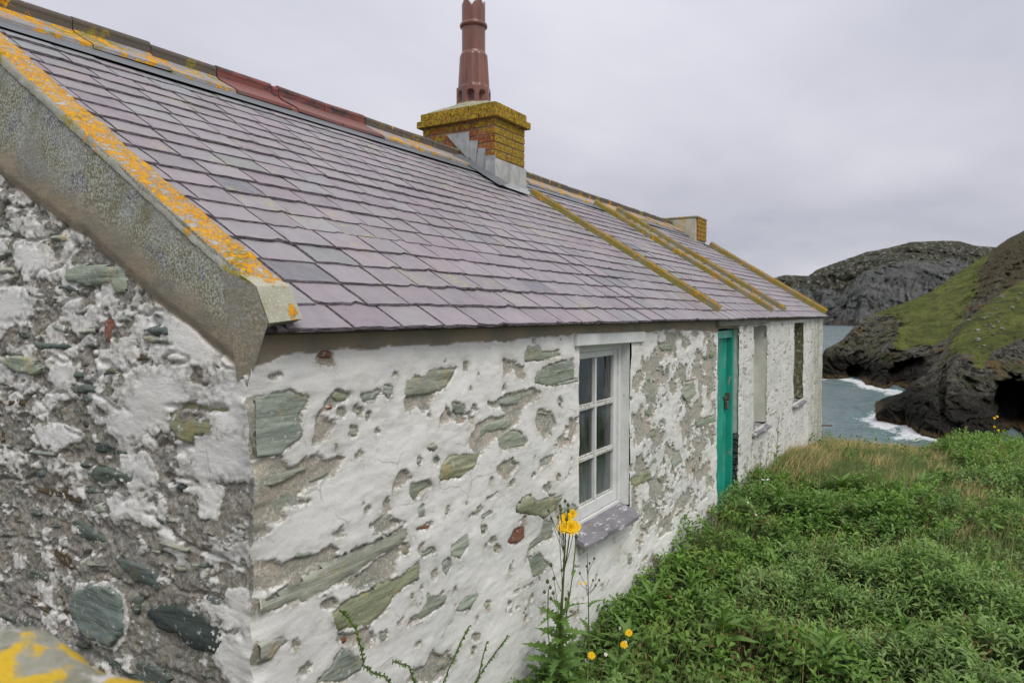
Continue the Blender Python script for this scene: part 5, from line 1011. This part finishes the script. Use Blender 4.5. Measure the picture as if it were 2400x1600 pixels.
# ================================================================ FOREGROUND WALL
m = MT('foreground_wall_stone', 0.95, 0.15)
b = m.mix(m.rng(m.noise(9, 5, 0.65), 0.35, 0.65), (0.36, 0.35, 0.30), (0.20, 0.205, 0.14)); b = m.mix(m.rng(m.noise(14, 5, 0.7, m.vec(scale=(1, 1, 1), loc=(3, 3, 3))), 0.55, 0.62), b, (0.58, 0.56, 0.52)); b = m.mix(m.rng(m.noise(45, 5, 0.7), 0.60, 0.7), b, (0.10, 0.10, 0.085))
b = m.mix(m.rng(m.noise(8.5, 5, 0.65, m.vec(loc=(1.3, .2, .7))), 0.47, 0.53), b, (0.60, 0.40, 0.035)); m.color(b); m.bump(m.noise(50, 5, 0.7), 1.0, 0.01); M['fgw'] = m.m
def garden_wall():
    root = empty('garden_wall', (-1.35, -1.1, 0)); tag(root, 'low rough stone wall crusted with yellow and white lichen in the near left corner', 'stone wall')
    xs = np.linspace(-2.5, -0.885, 90); n = 56
    V = []
    for i, x in enumerate(xs):
        ef = sst(-0.885, -1.01, x)
        for k in range(n):
            t = k/(n-1)*math.pi; yy = -1.02-0.22*math.cos(t)*(0.75+0.25*ef); zt = 1.672-0.02*(x+1.1)
            zz_ = zt-0.16*(1-math.sin(t)**0.55)-0.10*(1-ef) if 0 < k < n-1 else 0.0
            V.append((x, yy, zz_))
    V = np.array(V); nn = fbm(V[:, 0]*9, V[:, 1]*9, V[:, 2]*9, o=5, seed=201, g=.6); V[:, 2] += 0.045*nn*(V[:, 2] > 0.1); V[:, 1] += 0.02*nn
    o = mesh_np('wall_top', V, grid_faces(90, n), M['fgw'], True, None, root); o.location = (1.35, 1.1, 0)
    e_ = [(-0.895, -1.24, 0), (-0.895, -0.80, 0), (-0.895, -0.82, 1.50), (-0.895, -1.22, 1.50)]
    mesh_py('wall_end', [(a+1.35, b+1.1, c) for a, b, c in e_], [(0, 1, 2, 3)], M['fgw'], root)
    return root
garden_wall()
# ================================================================ VEGETATION
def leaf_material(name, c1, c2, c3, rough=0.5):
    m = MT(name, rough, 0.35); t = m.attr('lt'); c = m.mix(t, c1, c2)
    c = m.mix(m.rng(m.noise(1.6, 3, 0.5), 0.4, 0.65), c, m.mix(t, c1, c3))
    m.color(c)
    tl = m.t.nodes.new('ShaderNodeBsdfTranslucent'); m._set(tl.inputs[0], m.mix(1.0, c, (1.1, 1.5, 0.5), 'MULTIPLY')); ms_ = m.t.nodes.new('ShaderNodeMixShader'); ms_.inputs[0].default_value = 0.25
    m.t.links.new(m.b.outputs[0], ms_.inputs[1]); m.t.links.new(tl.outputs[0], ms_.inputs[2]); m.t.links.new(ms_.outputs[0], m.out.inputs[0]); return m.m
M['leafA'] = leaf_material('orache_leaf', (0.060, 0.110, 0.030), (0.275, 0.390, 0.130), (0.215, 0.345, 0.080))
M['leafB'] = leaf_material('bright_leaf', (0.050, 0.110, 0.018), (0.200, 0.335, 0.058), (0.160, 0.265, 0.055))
M['weed'] = leaf_material('weed_leaf', (0.085, 0.165, 0.035), (0.20, 0.33, 0.075), (0.16, 0.27, 0.06))
m = MT('grass_blade', 0.7, 0.2); t = m.attr('lt'); m.color(m.mix(m.rng(t, 0, 1, 0, 1, False), (0.085, 0.150, 0.045), (0.50, 0.37, 0.16))); M['grass'] = m.m
def canopy(x, y):
    """height of the leaf canopy above the soil"""
    h = 0.20+0.16*fbm(x*1.3+3, y*1.5, o=2, seed=120)+0.17*fbm(x*3.6, y*3.9, o=3, seed=121)
    far = sst(8.6, 10.0, x)*sst(-1.15, -1.9, y)
    h = h+0.13*far+0.10*sst(-1.9, -2.4, y)*sst(9.5, 11, x)+0.05*sst(2.0, 0.5, x)
    h = np.maximum(h, 0.05)*(1-0.30*sst(-0.35, -0.05, y)*sst(6, 2, x))
    return h
def grassy(x, y):
    """1 where the long grass takes over"""
    a = sst(6.2, 7.2, x)*sst(0.35, 0.0, y+1.35+0.25*fbm(x*0.8, y, o=2, seed=124)-0.0*x)*0
    b_ = sst(5.9, 6.9, x+1.0*fbm(x*1.1, y*1.5, o=2, seed=126)+0.5*y)*sst(-2.0, -1.55, y+0.45*fbm(x*1.2, y*2, o=2, seed=125))
    c_ = np.exp(-((x-6.9)/0.9)**2-((y+1.95)/0.28)**2)*1.1+np.exp(-((x-5.2)/0.5)**2-((y+2.05)/0.3)**2)*0.9+np.exp(-((x-4.3)/0.35)**2-((y+0.2)/0.25)**2)*0.8
    return np.clip(np.maximum(b_, c_), 0, 1)
def leaf_cloud(name, px, py, pz, az, el, ln, wd, tint, mat, curl=0.25):
    """one bent, folded leaf per row: 5 verts, 4 triangles"""
    n = len(px); ca, sa = np.cos(az), np.sin(az); ce, se = np.cos(el), np.sin(el)
    d = np.stack([ca*ce, sa*ce, se], -1); s = np.stack([-sa, ca, np.zeros(n)], -1); u = np.cross(d, s)*-1; u = np.where(u[:, 2:3] < 0, -u, u)
    p = np.stack([px, py, pz], -1); L_ = ln[:, None]; W_ = wd[:, None]
    rl = rng.normal(0, 0.35, (n, 1)); s2 = s*np.cos(rl)+u*np.sin(rl); u2 = u*np.cos(rl)-s*np.sin(rl)
    mid = p+d*L_*0.5+u2*L_*0.05
    V = np.stack([p, mid+s2*W_*0.5+u2*W_*0.22, mid, mid-s2*W_*0.5+u2*W_*0.22, p+d*L_*0.97-u2*L_*curl*0.5+u2*L_*0.03], 1)
    b0 = (np.arange(n)*5)[:, None, None]; F = b0+np.array([[0, 1, 2], [0, 2, 3], [1, 4, 2], [2, 4, 3]])[None]
    lt = np.repeat(tint, 5)
    return mesh_np(name, V.reshape(-1, 3), F.reshape(-1, 3), mat, False, dict(lt=lt))
def scatter_ground(n, xr, near_pow):
    u = rng.random(n); x = xr[0]+(xr[1]-xr[0])*u**near_pow
    ylim = -(1.75+0.13*(x+1.35)+0.35); y = ylim+(0.0-ylim)*rng.random(n)
    y = np.where(x > 11.4, y+0.9*rng.random(n)*1.0, y)
    return x, y
def sprigs(n, xr, pw, keepf, lmin, lmax, wr, k, mat, name, hs=1.0, up=0.68):
    x, y = scatter_ground(n, xr, pw); q = keepf(x, y) > rng.random(n); x, y = x[q], y[q]; n = len(x)
    g_ = ground_z(x, y); H = canopy(x, y)*hs; fr = 0.25+0.75*rng.random(n)**0.55; top = g_+H*fr
    sc = np.interp(x, [1, 5, 12], [1.0, 1.15, 1.7])
    gaz = rng.random(n)*6.283; r = []
    lean = rng.normal(0, 0.3, (n, 2))
    PX = []; PY = []; PZ = []; AZ = []; EL = []; LN = []; WD = []; TI = []
    for i in range(k):
        a = gaz+i*2.4; t = i/(k-1); el = up*1.3-(1.1)*(1-t)+rng.normal(0, 0.22, n); rise = (t-0.5)*0.05*sc
        PX.append(x+lean[:, 0]*rise+0.004*np.cos(a)); PY.append(y+lean[:, 1]*rise); PZ.append(top+rise); AZ.append(a+rng.normal(0, .25, n)); EL.append(el)
        l = (lmin+(lmax-lmin)*rng.random(n))*sc*(1.05-0.45*t); LN.append(l); WD.append(l*wr*(0.8+0.4*rng.random(n)))
        TI.append(np.clip(-0.05+0.75*fr**3+0.30*t+rng.normal(0, 0.16, n), 0, 1))  # deep leaves darker, top leaves paler: canopy shade and light put into the tint
    c = np.concatenate
    return leaf_cloud(name, c(PX), c(PY), c(PZ), c(AZ), c(EL), c(LN), c(WD), c(TI), mat)
isB = lambda x, y: sst(-0.06, 0.06, fbm(x*0.9+5, y*0.9, o=3, seed=127)+0.9*sst(8.2, 9.2, x)-0.35*sst(4.5, 2.5, x)+0.3*sst(-0.9, -0.3, y))
ng = lambda x, y: 1-np.clip(grassy(x, y)*1.25, 0, 0.97)
inb = lambda x, y: ((y < 0.02) | (x > 11.4)) & (x > 0.9)
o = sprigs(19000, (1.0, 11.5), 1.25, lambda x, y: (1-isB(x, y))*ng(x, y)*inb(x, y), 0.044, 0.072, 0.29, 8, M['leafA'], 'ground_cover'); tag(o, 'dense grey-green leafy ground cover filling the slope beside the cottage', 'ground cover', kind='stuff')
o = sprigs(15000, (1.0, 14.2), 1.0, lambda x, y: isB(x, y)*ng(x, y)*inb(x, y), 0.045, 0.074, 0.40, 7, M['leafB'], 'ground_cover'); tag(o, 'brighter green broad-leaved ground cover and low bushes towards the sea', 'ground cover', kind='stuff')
def blades(name, n, x, y, h, tint, lean=0.5, w=0.0028, mat='grass', wind=(0.55, -0.25)):
    g_ = ground_z(x, y); a = rng.random(n)*6.283; hw = w*(0.7+0.6*rng.random(n))*np.interp(x, [1, 5, 12], [0.7, 1, 1.9])
    sx, sy = np.cos(a)*hw, np.sin(a)*hw
    lx = (wind[0]+rng.normal(0, 0.35, n))*lean*h; ly = (wind[1]+rng.normal(0, 0.35, n))*lean*h
    V = np.stack([np.stack([x-sx, y-sy, g_], -1), np.stack([x+sx, y+sy, g_], -1),
                  np.stack([x+lx*0.35-sx*0.8, y+ly*0.35-sy*.8, g_+h*0.6], -1), np.stack([x+lx*0.35+sx*.8, y+ly*0.35+sy*.8, g_+h*0.6], -1), np.stack([x+lx, y+ly, g_+h*0.95], -1)], 1)
    b0 = (np.arange(n)*5)[:, None, None]; F = b0+np.array([[0, 1, 3], [0, 3, 2], [2, 3, 4]])[None]
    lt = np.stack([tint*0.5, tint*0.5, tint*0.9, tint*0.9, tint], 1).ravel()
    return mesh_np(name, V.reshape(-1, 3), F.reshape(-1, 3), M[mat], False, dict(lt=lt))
n = 170000; x, y = scatter_ground(n, (3.6, 15.0), 0.9); q = (grassy(x, y) > rng.random(n)) & ((y < 0.0) | (x > 11.4)); x, y = x[q], y[q]; n = len(x)
tip = sst(0.0, 0.35, fbm(x*1.4, y*3, o=3, seed=128)+0.22+0.45*np.exp(-((x-8.0)/0.9)**2-((y+0.15)/0.3)**2)-0.02)
gold = np.clip(tip*(rng.random(n) < 0.18), 0, 1)*(0.6+0.4*rng.random(n))+0.18*rng.random(n)
h = 0.10+0.10*rng.random(n)+0.12*gold*rng.random(n)+0.13*np.exp(-((x-8.0)/0.9)**2-((y+0.1)/0.35)**2)
h = h*np.where(x > 11, 0.75, 1.0)
o = blades('grass', n, x, y, h, gold, 0.75); tag(o, 'long wind-bent grass with golden seed heads along the far end of the cottage', 'grass', kind='stuff')

M['dead'] = leaf_material('withered_leaf', (0.10, 0.065, 0.025), (0.26, 0.16, 0.05), (0.20, 0.17, 0.05), 0.8)
o = sprigs(1500, (1.0, 12.0), 1.1, lambda x, y: ng(x, y)*inb(x, y)*(0.25+0.75*sst(0.1, 0.4, fbm(x*1.7, y*1.7, o=2, seed=140))), 0.040, 0.075, 0.25, 6, M['dead'], 'withered_leaves'); tag(o, 'withered brown and yellow leaves scattered through the green cover', 'dead leaves', kind='stuff')
n = 5200; x, y = scatter_ground(n, (1.2, 11.5), 1.1); q = (y < -0.02) & (fbm(x*1.2, y*1.6, o=3, seed=141) > -0.02); x, y = x[q], y[q]; n = len(x)
h = canopy(x, y)*(1.1+0.55*rng.random(n))+0.05; o = blades('grass_stalks', n, x, y, h, np.clip(rng.normal(0.45, 0.3, n), 0, 1), 0.5, w=0.0016); tag(o, 'thin green and straw-coloured grass stalks poking out of the leafy cover', 'grass', kind='stuff')
# ---------------------------------------------------------------- single plants
def leaf_shape(w, teeth, curl, fold, nm, seed=0, seg=9):
    r = random.Random(seed); V = []; F = []
    for i in range(seg+1):
        t = i/seg; ww = w*math.sin(math.pi*min(1, t*0.93+0.07)**0.8)**0.9*(1-0.25*t) if t < 1 else 0.001
        if teeth and 0 < i < seg: ww *= (1.0+teeth*(1 if i % 2 else -1))
        z = -curl*t*t+0.04*math.sin(t*5); y = r.uniform(-.012, .012)
        V += [(t, ww+y, z+fold*ww), (t, y, z), (t, -ww+y, z+fold*ww)]
    for i in range(seg):
        a = i*3; F += [(a, a+1, a+4, a+3), (a+1, a+2, a+5, a+4)]
    me = bpy.data.meshes.new('leaf'); me.from_pydata(V, [], F); me.materials.append(M['weed'])
    at = me.attributes.new('lt', 'FLOAT', 'POINT'); at.data.foreach_set('value', [0.75 if i % 3 == 1 else r.uniform(.2, .6) for i in range(len(V))])
    for p in me.polygons: p.use_smooth = True
    return me
LANCE = [leaf_shape(0.10, 0, 0.18, 0.5, 'l', i) for i in range(3)]
BROAD = [leaf_shape(0.16, 0.0, 0.25, 0.4, 'b', i+10) for i in range(2)]
THIST = [leaf_shape(0.14, 0.45, 0.25, 0.35, 't', i+20, 14) for i in range(3)]
m = MT('plant_stem', 0.7, 0.2); m.color(m.mix(m.noise(20), (0.075, 0.125, 0.03), (0.12, 0.12, 0.05))); M['stem'] = m.m
m = MT('dry_stem', 0.7, 0.2); m.color((0.15, 0.11, 0.06)); M['drystem'] = m.m
m = MT('yellow_petal', 0.6, 0.2); m.color(m.mix(m.noise(60), (0.90, 0.62, 0.012), (0.85, 0.46, 0.01))); M['petal'] = m.m
m = MT('bud_green', 0.7, 0.2); m.color(m.mix(m.noise(200), (0.06, 0.09, 0.025), (0.11, 0.12, 0.04))); M['bud'] = m.m
m = MT('seed_fluff', 0.9, 0.1); m.color((0.72, 0.66, 0.60)); M['fluff'] = m.m
m = MT('white_petal', 0.7, 0.2); m.color((0.75, 0.75, 0.75)); M['white'] = m.m
def put_leaf(root, me, loc, az, el, ln, roll=0.0, wide=1.0, col=None):
    o = link('leaf', me, root); o.location = loc; o.rotation_euler = (Matrix.Rotation(az, 3, 'Z') @ Matrix.Rotation(-el, 3, 'Y') @ Matrix.Rotation(roll, 3, 'X')).to_euler(); o.scale = (ln, ln*wide, ln); return o
def flower_mesh(rad, n, nm, mat):
    V = []; F = []
    for lay in range(3):
        for i in range(n):
            a = 2*math.pi*(i+0.33*lay)/n+random.uniform(-.08, .08); l = rad*(1-0.28*lay)*random.uniform(.85, 1.05); el = 0.12+0.32*lay; hw = rad*0.085; b = len(V)
            c, s = math.cos(a), math.sin(a); V += [(c*rad*.08-s*hw*.5, s*rad*.08+c*hw*.5, 0.0), (c*rad*.08+s*hw*.5, s*rad*.08-c*hw*.5, 0.0), (c*l*math.cos(el)+s*hw, s*l*math.cos(el)-c*hw, l*math.sin(el)), (c*l*math.cos(el)-s*hw, s*l*math.cos(el)+c*hw, l*math.sin(el))]
            F.append((b, b+1, b+2, b+3))
    me = bpy.data.meshes.new(nm); me.from_pydata(V, [], F); me.materials.append(mat); return me
FL = [flower_mesh(1, 26, 'flower', M['petal']) for _ in range(2)]; FLUFF = flower_mesh(1, 30, 'seed_head', M['fluff'])
def ball_mesh(nm, mat, sz=1.25):
    import bmesh
    bm = bmesh.new(); bmesh.ops.create_uvsphere(bm, u_segments=8, v_segments=6, radius=1); me = bpy.data.meshes.new(nm)
    for v in bm.verts: v.co.z *= sz; v.co.x *= 1-0.25*(v.co.z > 0.4); v.co.y *= 1-0.25*(v.co.z > 0.4)
    bm.to_mesh(me); bm.free(); me.materials.append(mat)
    for p in me.polygons: p.use_smooth = True
    return me
BUD = ball_mesh('bud', M['bud']); WHT = ball_mesh('blossom', M['white'], 0.7)
def stemo(root, pts, r, mat='stem', nm='stem'):
    v, f = tube(pts, r, 6); return mesh_py(nm, v, f, M[mat], root, smooth=True)
def hang(root, me, nm, p, s, tilt=(0, 0, 0)):
    o = link(nm, me, root); o.location = p; o.scale = (s, s, s); o.rotation_euler = tilt; return o
def curve(p0, p1, bend, n=6):
    p0, p1, b = Vector(p0), Vector(p1), Vector(bend); return [p0.lerp(p1, t)+b*math.sin(math.pi*t) for t in np.linspace(0, 1, n)]
TOCAM = Vector((-0.8, -0.55, 0.1)).normalized()
# tall yellow-flowered sow-thistle in front of the window sill
bx, by = 1.50, -0.22
sow = empty('flowering_plant', (bx, by, 0.15)); tag(sow, 'tall sow-thistle with a cluster of yellow flowers below the window sill', 'wildflower')
stemo(sow, [(0, 0, 0), (0.0, 0, 0.25), (0.01, 0.0, 0.5), (0.035, 0, 0.68), (0.05, 0, 0.80)], [0.011, 0.010, 0.007, 0.004, 0.002])
tops = [(0.045, -0.005, 0.895, 0.033), (0.075, -0.02, 0.915, 0.024), (0.035, -0.03, 0.862, 0.036), (0.075, -0.03, 0.855, 0.034), (0.00, -0.01, 0.868, 0.026)]
for i, (a, b, c, s) in enumerate(tops):
    stemo(sow, curve((0.028, 0, 0.60+0.02*i), (a, b, c-0.008), (random.uniform(-.01, .01), 0, -.01)), 0.0018)
    hang(sow, BUD, 'bud', (a, b, c-0.010), 0.008); f = hang(sow, FL[i % 2], 'flower', (a, b, c), s); f.rotation_euler = (Vector((0, 0, 1)).rotation_difference((TOCAM+Vector((random.uniform(-.3, .3), random.uniform(-.3, .3), 0.55))).normalized()).to_euler())
for i in range(17):
    a = random.uniform(-0.07, 0.11); c = random.uniform(0.84, 0.97) if i < 10 else random.uniform(0.5, 0.78); b = random.uniform(-0.03, 0.03)
    z0 = c-random.uniform(0.12, 0.25); stemo(sow, curve((0.03*z0, 0, z0-0.02), (a, b, c), (0.0, 0, -.012)), 0.0014); hang(sow, BUD, 'bud', (a, b, c), random.uniform(0.0065, 0.009))
stemo(sow, curve((0.0, 0, 0.33), (0.20, 0.02, 0.76), (0.02, 0, -0.01)), 0.003); hang(sow, BUD, 'bud', (0.20, 0.02, 0.77), 0.010)
stemo(sow, curve((0, 0, 0.1), (-0.12, 0, 0.62), (-0.05, 0, 0)), 0.0025)
for i in range(5): hang(sow, BUD, 'bud', (-0.12+random.uniform(-.02, .03), random.uniform(-.02, .02), 0.60+random.uniform(-.03, .06)), 0.0075)
for i in range(46):
    z = 0.03+0.46*(i/46)**1.25; put_leaf(sow, THIST[i % 3], (0.01*z, 0, z), i*2.4+random.uniform(-.4, .4), random.uniform(0.15, 0.75), random.uniform(0.14, 0.21)*(1.2-z*1.1), random.uniform(-.3, .3), 1.1)
put_leaf(sow, LANCE[0], (0.06, 0.0, 0.45), 0.4, 0.5, 0.12); put_leaf(sow, LANCE[1], (0.12, 0.0, 0.60), 0.3, 0.2, 0.10); put_leaf(sow, LANCE[2], (-0.05, 0, 0.36), 3.5, 0.5, 0.13)
# smaller flowering stems
def thin_flower(x, y, z0, h, dx, label, flowers, cat='wildflower', mat='stem', nleaf=6, bl=0.09, seeds=0, white=0, fs=0.018):
    r = empty('flowering_plant', (x, y, z0)); tag(r, label, cat)
    stemo(r, curve((0, 0, 0), (dx, 0, h), (-dx*0.4, 0, 0)), [0.004, 0.0038, 0.003, 0.0025, 0.002, 0.0015], mat)
    for i in range(9):
        z = h*random.uniform(0.6, 0.95); a = dx*z/h; q = (a+random.uniform(-.06, .06), random.uniform(-.05, .05), min(h*1.05, z+random.uniform(0.03, 0.10))); stemo(r, curve((a, 0, z), q, (0, 0, -.008), 4), 0.0012, mat)
        if i < flowers: f = hang(r, FL[i % 2], 'flower', q, fs); f.rotation_euler = (Vector((0, 0, 1)).rotation_difference((TOCAM+Vector((0, 0, .7))).normalized()).to_euler())
        elif i < flowers+seeds: hang(r, FLUFF, 'seed_head', q, 0.009, (0.5, -.5, 0))
        elif i < flowers+seeds+white: hang(r, WHT, 'blossom', q, 0.010)
        else: hang(r, BUD, 'bud', q, 0.006)
    for i in range(nleaf): z = 0.02+h*0.6*i/nleaf; put_leaf(r, THIST[i % 3] if i % 2 else LANCE[i % 3], (dx*z/h*.5, 0, z), i*2.4, 0.5, bl*random.uniform(.8, 1.2))
    return r
thin_flower(1.93, -0.16, 0.15, 0.62, -0.02, 'thin bushy stem with two tiny yellow flowers right of the tall sow-thistle', 2, fs=0.008)
thin_flower(1.74, -0.40, 0.12, 0.36, 0.03, 'short plant with one open yellow flower and fluffy seed heads in the leaves', 2, seeds=2, nleaf=5)
thin_flower(1.50, -0.38, 0.14, 0.30, 0.02, 'low plant with a yellow flower beside a white seed head near the bottom edge', 1, seeds=2, nleaf=5)
thin_flower(6.45, -0.22, 0.05, 0.88, 0.10, 'tall leggy plant with dark buds against the wall under the first blind window', 0, nleaf=14, bl=0.15)
thin_flower(5.75, -0.24, 0.05, 0.32, 0.02, 'white-flowered plant growing at the foot of the door jamb', 0, white=6, nleaf=10, bl=0.17)
thin_flower(4.35, -0.45, 0.12, 0.36, 0.02, 'dried brown seed stalk standing in the dark gap below the door', 0, mat='drystem', seeds=2, nleaf=0)
thin_flower(10.6, -2.35, -0.1, 0.62, 0.05, 'yellow flower heads rising over the far bushes against the dark cliff', 4, nleaf=5)
# trailing stem on the wall, bottom centre
def trail(pts, label, seed, dens=0.010, s=0.014):
    rr = random.Random(seed); r = empty('trailing_plant', (pts[-1][0], -0.03, pts[-1][1])); tag(r, label, 'creeping plant')
    P = [(a-pts[-1][0], -0.03+rr.uniform(-.01, .0), b-pts[-1][1]) for a, b in pts]; stemo(r, P, 0.0028)
    V = []; F = []; LT = []
    for (a, b) in zip(P[:-1], P[1:]):
        a, b = Vector(a), Vector(b); n_ = max(1, int((b-a).length/dens*2))
        for i in range(n_):
            c = a.lerp(b, i/n_); th = rr.uniform(0, 6.28); d = Vector((math.cos(th), -0.6*abs(rr.random()), math.sin(th))).normalized(); e_ = d.cross(Vector((0, 1, 0))).normalized()*s*0.35; k = len(V)
            V += [c, c+d*s*.5+e_, c+d*s, c+d*s*.5-e_]; F.append((k, k+1, k+2, k+3)); LT += [rr.random()]*4
    o = mesh_py('leaf', V, F, M['leafB'], r); at = o.data.attributes.new('lt', 'FLOAT', 'POINT'); at.data.foreach_set('value', LT); o.name = 'small_leaves'; o['kind'] = 'stuff'
trail([(0.26, 1.05), (0.30, 1.01), (0.34, 0.95), (0.355, 0.88), (0.37, 0.82), (0.42, 0.77), (0.47, 0.74), (0.53, 0.66), (0.60, 0.58), (0.66, 0.45), (0.70, 0.2)], 'long green trailing stem of small leaves climbing the whitewashed wall at lower left', 1)
trail([(0.52, 0.77), (0.56, 0.745), (0.60, 0.72), (0.62, 0.66), (0.66, 0.60), (0.68, 0.5), (0.70, 0.2)], 'short curled sprig branching to the right of the long trailing stem', 2)
trail([(0.98, 0.72), (0.92, 0.67), (0.84, 0.60), (0.78, 0.52), (0.74, 0.4), (0.7, 0.2)], 'sprig leaning to the right across the bare mortar patch at the bottom of the wall', 3)
trail([(1.28, 0.56), (1.18, 0.53), (1.08, 0.49), (0.98, 0.45), (0.88, 0.42), (0.8, 0.2)], 'low arching sprig at the bottom edge left of the sow-thistle', 4)
trail([(1.12, 0.60), (1.09, 0.55), (1.07, 0.50), (1.0, 0.40), (0.95, 0.2)], 'small upright sprig crossing the low arching one', 5)
# lance-leaved weeds standing out of the ground cover
WE = [(2.55, -0.28, 'glossy lance-leaved weed by the wall right below the window sill', 14, 0.20, 'L'), (2.95, -0.38, 'upright bunch of long pale leaves just right of the window', 13, 0.19, 'L'), (3.35, -0.20, 'dark lance-leaved weed pressed against the wall between window and door', 14, 0.19, 'L'),
 (3.7, -0.75, 'pale star-shaped weed standing out of the leaves in front of the door', 12, 0.20, 'L'), (2.35, -0.75, 'big glossy-leaved weed to the right of the low yellow flower', 13, 0.19, 'B'), (2.35, -1.25, 'bright green weed near the bottom edge, left of the picture middle of the leaves', 10, 0.19, 'L'),
 (2.9, -1.55, 'long-leaved weed at the bottom of the leafy slope', 10, 0.19, 'L'), (3.3, -1.15, 'weed with a tuft of pale leaves amid the grey-green cover', 10, 0.18, 'L'), (4.85, -0.35, 'weed with yellowing leaves below the teal door', 12, 0.20, 'B'),
 (5.35, -0.45, 'leafy dock by the right side of the teal door', 14, 0.22, 'L'), (5.9, -0.75, 'big thistle-like weed beside the long dark grass', 14, 0.24, 'T'), (6.6, -0.85, 'bright jagged-leaved weed in front of the first blind window', 16, 0.25, 'T'),
 (7.3, -1.55, 'jagged pale weed in the middle of the wind-bent grass', 14, 0.25, 'T'), (5.0, -1.05, 'lance-leaved weed in the middle of the slope', 12, 0.20, 'L'), (1.72, -0.42, 'broad shaggy leaves at the foot of the tall sow-thistle', 16, 0.17, 'T'), (1.55, -0.10, 'dark leaves in the corner between wall and sow-thistle', 12, 0.15, 'T'), (2.1, -0.30, 'pale broad leaves beside the thin bushy stem', 12, 0.18, 'B')]
for x, y, lab, n_, ln, ty in WE:
    z = float(ground_z(np.array([x]), np.array([y]))[0]); H = float(canopy(np.array([x]), np.array([y]))[0])
    r = empty('weed', (x, y, z)); tag(r, lab, 'weed'); hh = H+0.04
    stemo(r, [(0, 0, 0), (0.01, 0, hh*.5), (0, 0.01, hh)], [0.006, 0.005, 0.003]); me = dict(L=LANCE, B=BROAD, T=THIST)[ty]
    for i in range(n_):
        t = i/n_; put_leaf(r, me[i % len(me)], (0, 0, hh*(0.45+0.55*t)), i*2.4+random.uniform(-.3, .3), 0.15+0.95*t+random.uniform(-.15, .15), ln*(1.05-0.4*t)*random.uniform(.85, 1.1), random.uniform(-.3, .3), 1.0 if ty != 'L' else 0.95)
print('objects', len(bpy.data.objects))
